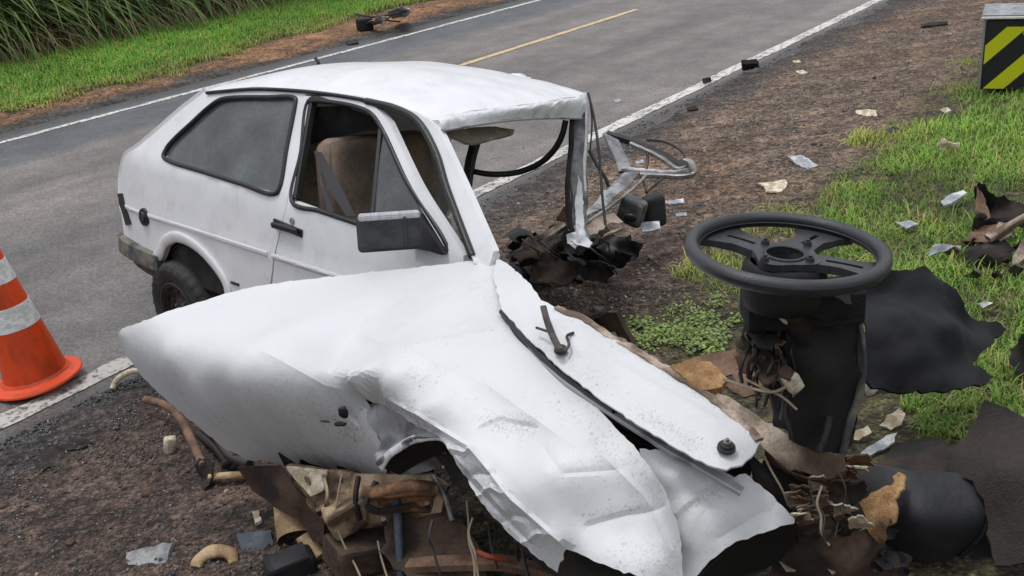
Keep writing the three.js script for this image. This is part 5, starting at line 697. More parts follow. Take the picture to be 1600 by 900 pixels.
// crushed engine and inner wing parts under the bonnet, at the bottom of the photograph
{
  const e = thing('engine_block', 'dirty beige gearbox and engine block crushed below the white wing', 'engine', G(570, 860));
  part('housing', plate(PYs([[448, 726, .50], [520, 735, .52], [600, 742, .54], [668, 742, .55], [700, 760, .52], [690, 800, .44], [640, 812, .40], [575, 826, .36], [520, 822, .36], [478, 786, .40], [456, 748, .46]]), PYs([[560, 780, .48], [640, 770, .50], [500, 765, .47]]), { th: .02, step: .018, noise: .014, nf: 9, ridge: .02, rf: 6, seed: 5, crease: .5 }), M.castMetal, e);
  part('cast_lobe', lumpGeo(PY(545, 795, .42), .17, .11, .13, { box: 1, seg: 5, amp: .006, f: 9, seed: 7, rz: .3, ry: .4, crease: .5 }), M.castMetal, e);
  part('cast_lobe', lumpGeo(PY(640, 768, .47), .20, .09, .12, { box: 1, seg: 5, amp: .006, f: 9, seed: 8, ry: -.2, crease: .5 }), M.rust, e);
  part('cast_lobe', lumpGeo(PY(560, 862, .28), .20, .10, .16, { box: 1, seg: 5, amp: .01, f: 9, seed: 18, ry: .5, rz: -.2, crease: .5 }), M.brownDark, e);
  part('cast_plate', plate(PYs([[446, 728, .515], [512, 734, .53], [504, 766, .48], [486, 776, .46], [462, 750, .49]]), [], { th: .008, step: .012, noise: .012, nf: 18, holes: [Array.from({ length: 10 }, (_, i) => PY(482 + 5 * Math.cos(i * .628), 752 + 6 * Math.sin(i * .628), .489))] }), M.cream, e, 'pale plate with a round hole');
  part('rib', bar(PYs([[560, 745, .55], [555, 780, .50], [562, 812, .42]]), .014, .02, { noise: .004, nf: 12 }), M.burnt, e);
  part('rib', bar(PYs([[588, 752, .56], [572, 790, .50], [590, 800, .47], [640, 792, .46]]), .016, .02, { noise: .004, nf: 12 }), M.burnt, e);
  part('rib', bar(PYs([[505, 742, .54], [512, 775, .49], [505, 812, .40]]), .010, .014, { noise: .004, nf: 12 }), M.castMetal, e);
  part('manifold', tube(PYs([[570, 772, .52], [610, 768, .54], [652, 762, .55], [680, 765, .53]]), .026, { noise: .008, nf: 12, n: 12 }), M.rust, e);
  for (const [x, y] of [[532, 752], [616, 750], [668, 790], [498, 800], [600, 815]]) part('bolt', cyl(PY(x, y, .50), V(0, 1, .5), .008, .008, .03, 6), M.darkSteel, e);
  part('bracket', plate(PYs([[600, 800, .42], [690, 790, .44], [740, 840, .38], [760, 900, .32], [640, 905, .28], [590, 860, .33]]), [], { th: .01, step: .03, noise: .05, nf: 7, tear: .02, seed: 4 }), M.brownDark, e);
  part('cross_member', bar(PYs([[640, 885, .30], [720, 880, .34], [800, 884, .36], [880, 900, .36]]), .05, .035, { noise: .008, nf: 8 }), M.brown, e, 'brown cross member at the bottom edge');
  part('hose', tube(PYs([[745, 862, .42], [765, 870, .42], [790, 874, .40]]), .009, { n: 8 }), M.red, e, 'short red hose');
  const rr = rngOf(91); for (let i = 0; i < 7; i++) { const x = 640 + rr() * 180, y = 752 + rr() * 70, p = []; let a = x, b = y, h = .52; for (let k = 0; k < 5; k++) { p.push([a, b, h]); a += (rr() - .35) * 20; b += 18 + rr() * 18; h -= .035; } part('wire', tube(PYs(p), .003 + .006 * rr() * rr(), { n: 5, steps: 20 }), [M.wire, M.wireTan, M.wire, M.darkSteel][i % 4], e); }
  part('support_arm', bar(PYs([[676, 742, .56], [694, 776, .50], [706, 812, .44]]), .012, .02, { noise: .003, nf: 9 }), M.steel, e);
}
solo('steel_rod', 'upright blue grey steel rod with a rusty foot in front of the engine', 'rod', [tube(PYs([[619, 770, .50], [622, 820, .40], [627, 905, .26]]), .0145, { n: 12, noise: .002, nf: 14 })], M.slate);
solo('wiring_strand', 'pale split cable hanging in front of the engine block, left of the rod', 'cable', tube(PYs([[534, 740, .56], [528, 775, .50], [524, 812, .43], [536, 848, .36], [556, 885, .30], [566, 908, .28]]), .0035, { n: 6 }), M.wireTan);
solo('wiring_strand', 'short pale cable beside the foot of the steel rod', 'cable', tube(PYs([[590, 845, .34], [596, 872, .30], [606, 905, .26]]), .0035, { n: 6 }), M.wireTan);
solo('inner_wing_liner', 'dark brown torn plastic wing liner under the white wing', 'car part', plate(PYs([[370, 730, .47], [400, 728, .48], [440, 728, .49], [456, 748, .46], [470, 772, .43], [492, 784, .41], [506, 800, .38], [506, 852, .27], [488, 846, .28], [470, 812, .33], [428, 792, .33], [392, 768, .37]]), PYs([[440, 765, .42]]), { th: .006, step: .02, noise: .012, nf: 7, seed: 6 }), M.brownDark);
{
  const c = thing('filter_tube', 'tan split plastic tube with a dark open mouth beside the brown liner', 'tube', G(460, 868));
  const b = PY(462, 842, .22), a = b.clone().add(V(-.03, .10, -.15));
  part('shell', sweep([a, a.clone().lerp(b, .5), b], circ(.062, 24, .07), { steps: 10, noise: .006, nf: 8, open: true }), M.tan, c);
  part('shell', sweep([a, a.clone().lerp(b, .5), b.clone().lerp(a, .02)], circ(.057, 24, .065), { steps: 10, noise: .006, nf: 8, open: true }), M.brown, c, 'dark inside of the tube');
  part('inner_pipe', tube([PY(474, 836, .27), PY(484, 852, .24), PY(500, 872, .21)], .030, { n: 12, noise: .004, nf: 12 }), M.tan, c);
}
{
  const b = thing('battery_box', 'small black broken plastic box at the bottom edge below the tan tube', 'box', G(455, 900));
  part('case', lumpGeo(G(455, 888, .03), .16, .10, .10, { box: 1, ry: .4, amp: .006, seed: 4 }), M.black, b); part('lid', lumpGeo(G(452, 872, .085), .12, .02, .09, { box: 1, ry: .4, rz: .12, amp: .004 }), M.dash, b);
}
{
  const h = thing('exhaust_pipe', 'bent rusty tan pipe with a torn black end left of the white wing', 'pipe', G(300, 720));
  part('tube', tube([G(228, 625, .08), G(256, 632, .12), G(280, 652, .12), G(300, 690, .10), G(318, 728, .08)], .019, { n: 14, noise: .003, nf: 12 }), M.brown, h);
  part('torn_end', plate([G(316, 716, .10), G(332, 722, .11), G(330, 745, .06), G(318, 768, .015), G(312, 752, .03), G(308, 738, .06)], [], { th: .006, step: .014, noise: .03, nf: 20, tear: .008 }), M.burnt, h);
}
solo('tan_pipe', 'short straight tan pipe stub lying between the torn pipe and the liner', 'pipe', tube([G(328, 746, .04), G(350, 744, .045), G(385, 742, .05)], .0165, { n: 14 }), M.tan);
solo('coil_mass', 'tangle of black rubber hoses and springs under the left tip of the wing', 'hoses', [tube([G(318, 660, .05), G(340, 685, .12), G(360, 712, .10), G(390, 725, .10)], .02, { n: 8 }), tube([G(330, 690, .03), G(345, 668, .10), G(372, 705, .12), G(350, 728, .05)], .016, { n: 8 }), tube([G(310, 678, .02), G(338, 700, .06), G(366, 728, .05), G(384, 700, .12)], .018, { n: 8 })], M.wire);
solo('white_hook', 'bent white pipe end curving up at the left tip of the wing', 'pipe', tube([G(176, 607, .02), G(181, 596, .05), G(192, 586, .085), G(206, 580, .10), G(222, 580, .10)], .0145, { n: 12 }), M.cream);
solo('foam_chunk', 'small cream block of foam standing left of the rusty pipe', 'foam', lumpGeo(G(266, 697, .035), .05, .085, .045, { box: 1, rz: -.2, ry: .5, amp: .008, f: 20, round: .012 }), M.cream);
debris('plastic_shard', 'pale grey jagged plastic shard in the left foreground', 'plastic shard', [[198, 864, .01], [226, 858, .02], [252, 848, .05], [270, 847, .06], [264, 862, .03], [256, 878, .02], [232, 880, .015], [202, 884, .01]], { noise: .015 }, M.shardGrey);
{
  solo('foam_cup', 'curved cream foam piece with a hollow in the foreground, right of the grey shard', 'foam', sweep([G(306, 886, .012), G(311, 875, .022), G(326, 865, .03), G(346, 861, .032), G(361, 868, .028), G(366, 881, .012)], circ(.026, 12, .02), { steps: 30, noise: .006, nf: 18, scale: t => .75 + .35 * Math.sin(t * 3.14) }), M.tan);
}
debris('plastic_plate', 'dark slate blue plastic plate left of the tan tube', 'plastic plate', [[370, 834, .03], [398, 830, .035], [424, 828, .03], [427, 850, .015], [390, 868, .01], [376, 856, .015]], { noise: .006 }, M.slate);
debris('dark_rag', 'thin dark rag of rubber lying flat on the gravel at far left', 'rubber scrap', [[52, 722], [78, 700], [120, 690], [146, 688], [136, 698], [100, 706], [84, 728], [60, 736]], { noise: .03, nf: 20, tear: .015 }, M.burnt);
debris('pebble_scrap', 'small pale shell shaped scrap right of the slate plate', 'scrap', [[394, 800], [404, 796], [408, 812], [398, 818]], { noise: .01, lift: .03 }, M.cream);
// left tip of the frame to the right bottom corner: mats, panels, foam
{
  const p = thing('dash_pad', 'big curved black padded dashboard piece in the right foreground', 'dashboard piece', G(1430, 880));
  const A = PYs([[1318, 735, .62], [1372, 728, .66], [1460, 738, .66], [1532, 744, .63], [1544, 785, .60], [1534, 830, .53], [1502, 868, .44], [1440, 890, .38], [1396, 880, .38], [1360, 850, .43], [1335, 800, .52]]);
  part('skin', plate(A, PYs([[1440, 790, .64], [1480, 830, .56], [1400, 830, .53]]), { th: .02, step: .02, noise: .006, nf: 9, seed: 5 }), M.dash, p);
  part('torn_edge', bar(PYs([[1500, 870, .44], [1535, 832, .525], [1546, 785, .595], [1534, 742, .63]]), .016, .012, { steps: 30, noise: .006, nf: 18 }), M.black, p);
  part('back', plate(PYs([[1380, 880, .37], [1440, 893, .36], [1505, 868, .42], [1540, 832, .50], [1552, 870, .42], [1500, 915, .36], [1400, 915, .36]]), [], { th: .01, step: .04, noise: .03, nf: 8 }), M.trim, p);
}
solo('trunk_mat', 'large black panel leaning at the right edge over the dashboard piece', 'panel', plate(PDs([[1538, 625, 3.05], [1575, 640, 3.02], [1615, 660, 3.0], [1640, 760, 2.85], [1640, 880, 2.75], [1556, 882, 2.8], [1540, 800, 2.86], [1520, 752, 2.92], [1470, 742, 2.98], [1480, 710, 3.0], [1510, 680, 3.03]]), PDs([[1570, 740, 2.84]]), { th: .012, step: .03, noise: .02, nf: 6, seed: 14, tear: .008 }), M.matBlack);
solo('rubber_flap', 'flat black rubber flap behind the dashboard piece, beside the white strip', 'rubber flap', plate(PYs([[1382, 716, .46], [1402, 694, .48], [1440, 686, .50], [1474, 688, .50], [1500, 715, .48], [1540, 745, .46], [1440, 750, .46], [1350, 742, .46]]), [], { th: .01, step: .03, noise: .02, nf: 8, tear: .008, seed: 15 }), M.burnt);
solo('cardboard_scrap', 'torn ochre foam scrap lying on the black dashboard piece', 'foam scrap', plate(PYs([[1328, 797, .60], [1350, 780, .64], [1374, 764, .675], [1394, 758, .69], [1394, 744, .70], [1404, 737, .705], [1416, 744, .70], [1412, 764, .69], [1398, 780, .675], [1402, 800, .655], [1400, 814, .64], [1386, 820, .63], [1380, 846, .58], [1366, 842, .58], [1352, 822, .60]]), [], { th: .008, step: .014, noise: .012, nf: 14, tear: .005, seed: 16 }), M.card);
solo('felt_mat', 'dirty dark brown felt mat in the foreground under the right end of the wing', 'felt mat', plate(PYs([[1225, 840, .58], [1262, 815, .60], [1310, 812, .60], [1352, 826, .58], [1390, 855, .50], [1412, 880, .44], [1424, 915, .38], [1200, 925, .38], [1205, 870, .50]]), PYs([[1300, 860, .55]]), { th: .012, step: .02, noise: .05, nf: 8, tear: .012, seed: 17 }), M.brownDark);
solo('felt_mat', 'dirty brown crumpled mat between the wing tip and the ochre scrap', 'felt mat', plate(PYs([[1255, 770, .66], [1300, 764, .70], [1335, 785, .64], [1340, 815, .58], [1310, 820, .58], [1262, 812, .60]]), [], { th: .012, step: .02, noise: .05, nf: 9, tear: .012, seed: 18 }), M.brown);
solo('carpet_sheet', 'crumpled black carpet sheet lying on the grass right of the steering column', 'carpet', plate(PDs([[1344, 440, 3.5], [1380, 428, 3.55], [1430, 428, 3.62], [1470, 450, 3.62], [1508, 474, 3.6], [1540, 492, 3.58], [1585, 506, 3.6], [1548, 540, 3.5], [1520, 570, 3.45], [1562, 582, 3.48], [1530, 606, 3.42], [1470, 616, 3.38], [1410, 616, 3.36], [1372, 600, 3.34], [1352, 560, 3.36], [1346, 500, 3.42]]), PDs([[1430, 520, 3.38], [1480, 520, 3.48], [1400, 470, 3.5]]), { th: .012, step: .02, noise: .09, nf: 5, seed: 19, tear: .006 }), M.soot);
debris('silver_scrap', 'bright crumpled silver scrap between the column and the black carpet', 'metal scrap', [[1345, 600, .05], [1362, 575, .12], [1375, 560, .16], [1395, 556, .16], [1380, 580, .10], [1392, 592, .06], [1370, 606, .03], [1352, 616, .02]], { noise: .04, nf: 18, tear: .012 }, M.steel);
debris('silver_scrap', 'thin bent silver strip on the grass above the bright crumpled scrap', 'metal scrap', [[1340, 545, .12], [1372, 512, .18], [1380, 516, .18], [1350, 556, .10]], { noise: .02, nf: 18 }, M.steel);
debris('trim_piece', 'white flat strip of trim on the grass behind the black flap', 'trim piece', [[1333, 716, .03], [1352, 702, .04], [1385, 680, .05], [1402, 676, .05], [1398, 690, .035], [1366, 708, .025], [1348, 722, .02]], { noise: .004 }, M.shard);
debris('cream_board', 'cream board scrap above the white trim strip, the lower left of two', 'board scrap', [[1328, 686, .03], [1332, 675, .05], [1356, 664, .06], [1362, 676, .04], [1342, 688, .03]], { noise: .006 }, M.cream);
debris('cream_board', 'larger cream board scrap on the grass, upper right of two above the white trim', 'board scrap', [[1374, 665, .03], [1386, 648, .06], [1404, 638, .07], [1415, 646, .06], [1408, 664, .03], [1392, 672, .02]], { noise: .008 }, M.cream);
// wreck piece at the right edge on the grass
{
  const w = thing('sheet_metal_wreck', 'upright torn brown sheet metal piece on the grass at the right edge', 'metal wreckage', G(1550, 432));
  part('fin', plate(PDs([[1522, 292, 5.3], [1528, 284, 5.3], [1540, 286, 5.28], [1556, 306, 5.25], [1580, 312, 5.2], [1604, 322, 5.2], [1650, 330, 5.15], [1650, 372, 5.1], [1590, 350, 5.15], [1562, 346, 5.2], [1540, 352, 5.22], [1518, 362, 5.22], [1526, 330, 5.28]]), PDs([[1550, 322, 5.34], [1540, 340, 5.16]]), { th: .008, step: .02, noise: .015, ridge: .05, rf: 4, tear: .006, seed: 23, crease: .5 }), M.burnt, w);
  part('fin', plate(PDs([[1526, 290, 5.26], [1534, 300, 5.24], [1548, 340, 5.18], [1530, 350, 5.2], [1522, 330, 5.24]]), [], { th: .006, step: .02, noise: .02, nf: 8, tear: .005 }), M.brown, w);
  part('fold', plate(PDs([[1506, 372, 5.2], [1530, 350, 5.22], [1560, 345, 5.18], [1582, 350, 5.1], [1556, 376, 5.06], [1530, 376, 5.1]]), [], { th: .006, step: .02, noise: .02, ridge: .03, rf: 6, tear: .006, crease: .5 }), M.brown, w);
  part('fold', plate(PDs([[1560, 346, 5.1], [1586, 350, 5.05], [1580, 366, 5.02], [1562, 376, 5.04], [1552, 366, 5.08]]), [], { th: .006, step: .02, noise: .01, nf: 9 }), M.flange, w);
  part('rail', bar(PDs([[1544, 372, 5.05], [1570, 358, 5.05], [1610, 336, 5.0], [1640, 322, 5.0]]), .05, .03, { noise: .01, nf: 6 }), M.flange, w);
  part('belly', plate(PDs([[1504, 384, 5.15], [1530, 374, 5.1], [1570, 376, 5.05], [1596, 392, 5.0], [1582, 412, 4.98], [1548, 428, 5.0], [1500, 432, 5.1]]), PDs([[1545, 400, 4.95]]), { th: .008, step: .02, noise: .02, nf: 6, ridge: .07, rf: 5, tear: .006, seed: 24, crease: .5 }), M.burnt, w);
  part('strip', plate(PDs([[1600, 370, 4.95], [1640, 352, 4.95], [1640, 376, 4.9], [1606, 398, 4.9], [1562, 434, 4.9], [1548, 432, 4.92], [1580, 405, 4.93]]), [], { th: .006, step: .03, noise: .012, nf: 8 }), M.flange, w);
}
debris('white_shard', 'white plastic shard on the grass left of the torn panel fin', 'plastic shard', [[1470, 315, .06], [1482, 304, .09], [1506, 297, .10], [1511, 301, .09], [1490, 315, .06], [1474, 321, .05]], { noise: .006 }, M.shard);
debris('white_shard', 'white curled shard on the grass at the foot of the torn panel', 'plastic shard', [[1447, 396, .05], [1460, 382, .09], [1474, 381, .10], [1502, 384, .08], [1500, 390, .07], [1468, 394, .06], [1454, 400, .04]], { noise: .008 }, M.shard);
debris('glass_scrap', 'small bright clear scrap in the grass below the torn panel', 'scrap', [[1524, 474, .06], [1540, 467, .08], [1552, 473, .07], [1536, 482, .05]], { noise: .015, nf: 25 }, M.steel);
debris('grey_flake', 'flat pale flake in the grass below the upper white shard', 'flake', [[1400, 348, .06], [1420, 344, .07], [1436, 350, .06], [1416, 357, .05]], { noise: .006 }, M.shard);
debris('dark_bottle', 'dark rounded scrap with a red mark at the right edge below the carpet', 'scrap', [[1578, 545, .10], [1600, 520, .20], [1622, 530, .2], [1620, 590, .06], [1590, 585, .04]], { noise: .03, nf: 10 }, M.black);
// scraps on the dirt verge
debris('cream_scrap', 'cream foam scrap on the dirt verge left of the green bank', 'foam scrap', [[1183, 286], [1205, 284], [1228, 280], [1230, 288], [1222, 299], [1196, 300], [1194, 292]], { lift: .025, noise: .01 }, M.cream);
debris('grey_board', 'flat grey board on the dirt verge above the cream foam scrap', 'board', [[1230, 244, .05], [1252, 242, .06], [1264, 248, .05], [1278, 258, .02], [1262, 264, .015], [1244, 256, .03]], { noise: .004, th: .02 }, M.shard);
debris('cream_scrap', 'cream scrap farther up the dirt verge near the grass edge', 'foam scrap', [[1337, 172, .04], [1352, 170, .05], [1369, 172, .04], [1370, 182, .015], [1352, 181, .02], [1338, 178, .02]], { noise: .008 }, M.cream);
debris('dark_brick', 'dark brick shaped scrap lying on the shoulder beside the white line', 'scrap', [[1158, 101, .10], [1182, 99, .12], [1186, 106, .04], [1160, 109, .03]], { noise: .02, th: .05 }, M.burnt);
debris('dark_clod', 'small dark clod on the white line left of the dark brick', 'scrap', [[1099, 122, .06], [1110, 120, .07], [1112, 127, .02], [1100, 129, .02]], { noise: .02, th: .04 }, M.burnt);
debris('dark_clod', 'small dark clod on the gravel below the white line, nearest the torn door frame', 'scrap', [[1073, 168, .04], [1086, 164, .06], [1091, 170, .03], [1076, 173, .02]], { noise: .02, th: .03 }, M.burnt);
debris('pale_chip', 'small pale chip on the dirt verge, nearer of two in line', 'chip', [[1243, 111, .03], [1254, 109, .03], [1262, 113, .02], [1250, 116, .02]], { noise: .004 }, M.cream);
debris('pale_chip', 'small pale chip on the dirt verge, farther of two in line', 'chip', [[1238, 95, .03], [1248, 93, .03], [1252, 97, .02], [1242, 98, .02]], { noise: .004 }, M.cream);
debris('blue_scrap', 'blue grey scrap lying at the edge of the green bank', 'scrap', [[1382, 202, .05], [1396, 197, .08], [1408, 201, .05], [1396, 208, .03]], { noise: .02, nf: 20 }, M.slate);
debris('tan_scrap', 'tan broken board in the grass above the torn panel', 'board scrap', [[1464, 228, .10], [1474, 216, .14], [1482, 222, .12], [1500, 224, .10], [1498, 234, .06], [1472, 235, .06]], { noise: .015 }, M.cream);
debris('cream_flake', 'cream flake at the grass edge beside the tan board', 'flake', [[1468, 170, .05], [1480, 167, .07], [1487, 173, .05], [1476, 177, .03]], { noise: .01 }, M.cream);
debris('dark_strip', 'dark thin strip on the verge far up near the hazard board', 'strip', [[1438, 38, .04], [1480, 34, .05], [1481, 38, .03], [1440, 42, .03]], { noise: .006 }, M.burnt);
debris('white_chip', 'white chip on the gravel right of the door mirrors', 'chip', [[1054, 333, .03], [1072, 331, .03], [1074, 337, .015], [1056, 338, .015]], { noise: .004 }, M.shard);
debris('grey_strip', 'flat grey strip on the gravel above the white chip', 'strip', [[1038, 314, .03], [1068, 310, .035], [1070, 317, .02], [1040, 318, .02]], { noise: .004 }, M.shard);
debris('white_flake', 'white flake lying on the asphalt left of the near white line', 'flake', [[958, 157], [966, 154], [972, 157], [964, 160]], { noise: .004, lift: .012 }, M.shard);
debris('white_flake', 'white flake seen through the triangle of the torn door frame', 'flake', [[992, 252], [1004, 249], [1008, 253], [996, 256]], { noise: .004, lift: .02 }, M.shard);
// wreckage over the road
{
  const f = thing('roadside_wreckage', 'twisted grey and white scrap on the orange earth across the road', 'metal wreckage', G(596, 42));
  part('sheet', plate([G(566, 36, .12), G(590, 22, .3), G(618, 18, .28), G(628, 28, .16), G(600, 34, .18), G(580, 40, .05)], [], { th: .01, step: .05, noise: .06, nf: 5, tear: .03 }), M.steel, f);
  part('sheet', plate([G(606, 22, .25), G(628, 8, .42), G(640, 12, .36), G(634, 26, .1), G(616, 30, .1)], [], { th: .01, step: .05, noise: .06, nf: 5, tear: .03, seed: 9 }), M.shard, f);
  part('box', lumpGeo(G(570, 38, .10), .24, .2, .2, { box: 1, amp: .02, f: 5, ry: .4 }), M.black, f); part('chip', lumpGeo(G(578, 41, .06), .12, .10, .1, { box: 1, amp: .02, f: 8 }), M.shard, f);
  part('strut', tube([G(556, 22, .16), G(590, 26, .24), G(636, 18, .30)], .018, { n: 6 }), M.darkSteel, f); part('strut', tube([G(585, 18, .3), G(600, 30, .2), G(625, 34, .08)], .014, { n: 6 }), M.darkSteel, f);
}
debris('tyre_scrap', 'dark scrap of rubber beside the far white line', 'rubber scrap', [[540, 66, .03], [556, 62, .05], [560, 66, .03], [544, 69, .02]], { noise: .02, th: .03 }, M.burnt);

// ---------------------------------------------------------------- torn driver's door frame behind the wreck
{
  const t = thing('torn_door_frame', 'bent silver window frame and mirrors of the torn left door behind the pillar', 'car door', G(990, 372));
  part('frame_bar', bar(PDs([[948, 210, 6.3], [990, 222, 6.25], [1030, 240, 6.2], [1066, 262, 6.1]]), .045, .04, { steps: 30, noise: .006, nf: 8 }), M.trim, t); part('frame_bar', bar(PDs([[985, 224, 6.22], [1030, 245, 6.15], [1060, 264, 6.08], [1078, 258, 6.05]]), .03, .024, { steps: 30, noise: .006, nf: 8 }), M.steel, t);
  part('frame_bar', bar(PDs([[951, 208, 6.3], [960, 226, 6.25], [972, 252, 6.2], [977, 268, 6.15]]), .075, .025, { steps: 24, noise: .006, nf: 9 }), M.shardGrey, t, 'dirty white upright of the frame');
  part('frame_bar', bar(PDs([[972, 264, 6.15], [1010, 268, 6.12], [1045, 270, 6.1], [1079, 264, 6.05]]), .036, .026, { steps: 30, noise: .005, nf: 9 }), M.shard, t); part('frame_bar', bar(PDs([[1000, 273, 6.1], [1040, 275, 6.08], [1082, 272, 6.02], [1080, 256, 6.02], [1070, 250, 6.05]]), .042, .03, { steps: 30, noise: .005, nf: 9 }), M.steel, t);
  part('frame_bar', tube(PDs([[1010, 218, 6.2], [1040, 222, 6.2], [1066, 238, 6.1], [1074, 256, 6.05]]), .008, { n: 6 }), M.wire, t);
  part('door_skin', plate(PDs([[976, 268, 6.1], [1000, 270, 6.1], [985, 290, 5.95], [950, 318, 5.7], [915, 340, 5.45], [906, 336, 5.5], [935, 308, 5.75], [958, 284, 6.0]]), [], { th: .006, step: .025, noise: .03, nf: 6, tear: .003, seed: 6 }), M.paintGrey, t, 'crumpled pale strip of door skin');
  part('frame_bar', bar(PDs([[1012, 272, 6.1], [985, 298, 5.9], [950, 325, 5.65], [914, 350, 5.4]]), .018, .014, { steps: 24, noise: .005, nf: 9 }), M.steel, t); part('door_skin', plate(PDs([[916, 352, 5.3], [960, 330, 5.5], [975, 345, 5.5], [950, 352, 5.35], [920, 370, 5.2]]), [], { th: .006, step: .03, noise: .03, nf: 7, tear: .01, seed: 7 }), M.flange, t);
  part('mirror', lumpGeo(PD(988, 330, 5.85), .15, .16, .09, { box: 1, ry: -.5, rz: -.35, amp: .01, f: 7, round: .03 }), M.bumper, t, 'grey door mirror housing'); part('mirror_cup', lumpGeo(PD(985, 341, 5.78), .08, .05, .02, { ry: -.4, amp: .006, f: 12 }), M.trim, t);
  part('mirror', lumpGeo(PD(1022, 330, 5.95), .13, .19, .09, { box: 1, ry: .4, rz: .05, amp: .012, f: 7, round: .03 }), M.dash, t, 'black mirror housing'); part('mirror_tail', plate(PDs([[1000, 346, 5.85], [1030, 344, 5.85], [1032, 356, 5.8], [1004, 362, 5.8]]), [], { th: .01, step: .03, noise: .02, nf: 9 }), M.shard, t);
  for (const p of [[[1000, 272, 6.1], [1008, 290, 6.0], [1012, 306, 5.95]], [[1040, 275, 6.08], [1020, 292, 6.0], [1010, 300, 5.95]], [[1008, 225, 6.2], [1012, 250, 6.15], [1008, 272, 6.1]]]) part('strut', tube(PDs(p), .008, { n: 6 }), M.darkSteel, t);
}
// the dark heap at the foot of the left pillar
{
  const h = thing('crushed_footwell', 'heap of black torn sheet metal and trim under the left windscreen pillar', 'car wreckage', G(890, 410));
  const rr = rngOf(707), q = (x, y, l) => G(x, y, l);
  part('floor_piece', plate([q(790, 400, .02), q(830, 370, .12), q(880, 345, .22), q(930, 350, .22), q(985, 365, .14), q(990, 395, .05), q(950, 420, .02), q(880, 440, .02), q(820, 440, .02)], [q(880, 390, .24)], { th: .01, step: .03, noise: .10, nf: 5, tear: .03, seed: 31, sharp: 1 }), M.burnt, h);
  for (let i = 0; i < 22; i++) { const x = 800 + rr() * 170, y = 365 + rr() * 62, s = 16 + rr() * 30, l = .05 + .22 * rr(); part('torn_piece', plate([q(x - s, y, l), q(x - s * .2, y - s * .55, l + .08 * rr()), q(x + s, y - s * .2, l + .06), q(x + s * .5, y + s * .5, l - .04), q(x - s * .5, y + s * .45, l - .03)], [], { th: .008, step: .02, noise: .07, nf: 7, tear: .005, seed: 40 + i }), [M.burnt, M.trim, M.black, M.brownDark, M.burnt, M.darkSteel][i % 6], h); }
  part('torn_piece', plate([q(818, 376, .2), q(850, 362, .24), q(882, 345, .26), q(884, 352, .24), q(850, 374, .2), q(826, 382, .16)], [], { th: .006, step: .02, noise: .02, nf: 9 }), M.flange, h); part('torn_piece', plate([q(868, 345, .26), q(880, 322, .36), q(893, 330, .34), q(890, 350, .26)], [], { th: .006, step: .02, noise: .02, nf: 9 }), M.brown, h);
  part('torn_piece', plate([q(922, 408, .06), q(948, 392, .10), q(960, 398, .08), q(955, 414, .03), q(930, 416, .03)], [], { th: .01, step: .02, noise: .03, nf: 9 }), M.bumper, h, 'grey scrap at the foot of the heap'); part('torn_piece', bar([q(908, 385, .2), q(940, 372, .2), q(970, 358, .2)], .03, .016, { noise: .008, nf: 9 }), M.flange, h);
  for (let i = 0; i < 8; i++) { const x = 815 + rr() * 140, y = 360 + rr() * 40; part('wire', tube([q(x, y, .3), q(x + 14, y + 12, .34), q(x + 30, y + 24, .2), q(x + 26 + rr() * 20, y + 44, .04)], .005, { n: 5, steps: 16 }), M.wire, h); }
}
solo('brown_slab', 'dark brown square slab leaning beside the weeds and the beam', 'slab', plate([G(925, 500, .12), G(948, 488, .22), G(962, 488, .22), G(990, 540, .06), G(965, 545, .03), G(940, 520, .06)], [], { th: .02, step: .02, noise: .01, nf: 9, seed: 4 }), M.brownDark);

// ---------------------------------------------------------------- traffic cone
{
  const b = PY(61, 597, 0.012), R0 = 0.158, Hc = 0.94, c = thing('traffic_cone', 'orange traffic cone with two white bands standing on the white edge line', 'traffic cone', V(b.x, 0.006, b.z));
  const rad = h => mix(R0, 0.034, h / Hc), ringL = (h0, h1, off) => { const g = new THREE.LatheGeometry([[rad(h0) + off - .003, h0], [rad(h0) + off, h0], [rad(h1) + off, h1], [rad(h1) + off - .003, h1]].map(p => new THREE.Vector2(...p)), 64); g.translate(b.x, 0.04, b.z); return g; };
  part('body', new THREE.LatheGeometry([[R0 - .012, -.012], [R0 + .004, -.006], [R0, .01], [rad(Hc * .5), Hc * .5], [rad(Hc), Hc], [.026, Hc + .006], [.02, Hc]].map(p => new THREE.Vector2(...p)), 64).translate(b.x, 0.04, b.z), M.cone, c);
  part('base', toCreasedNormals(new THREE.LatheGeometry([[0, 0], [.222, 0], [.226, .006], [.222, .014], [.19, .022], [.168, .03], [.158, .044], [.15, .05]].map(p => new THREE.Vector2(...p)), 64).translate(b.x, 0.008, b.z).toNonIndexed(), .6), M.cone, c);
  part('reflective_band', ringL(.285, .405, .0025), M.coneWhite, c); part('reflective_band', ringL(.525, .635, .0025), M.coneWhite, c);
  c.rotation.set(0.02, 0, 0.12); c.position.y += 0.022;
}

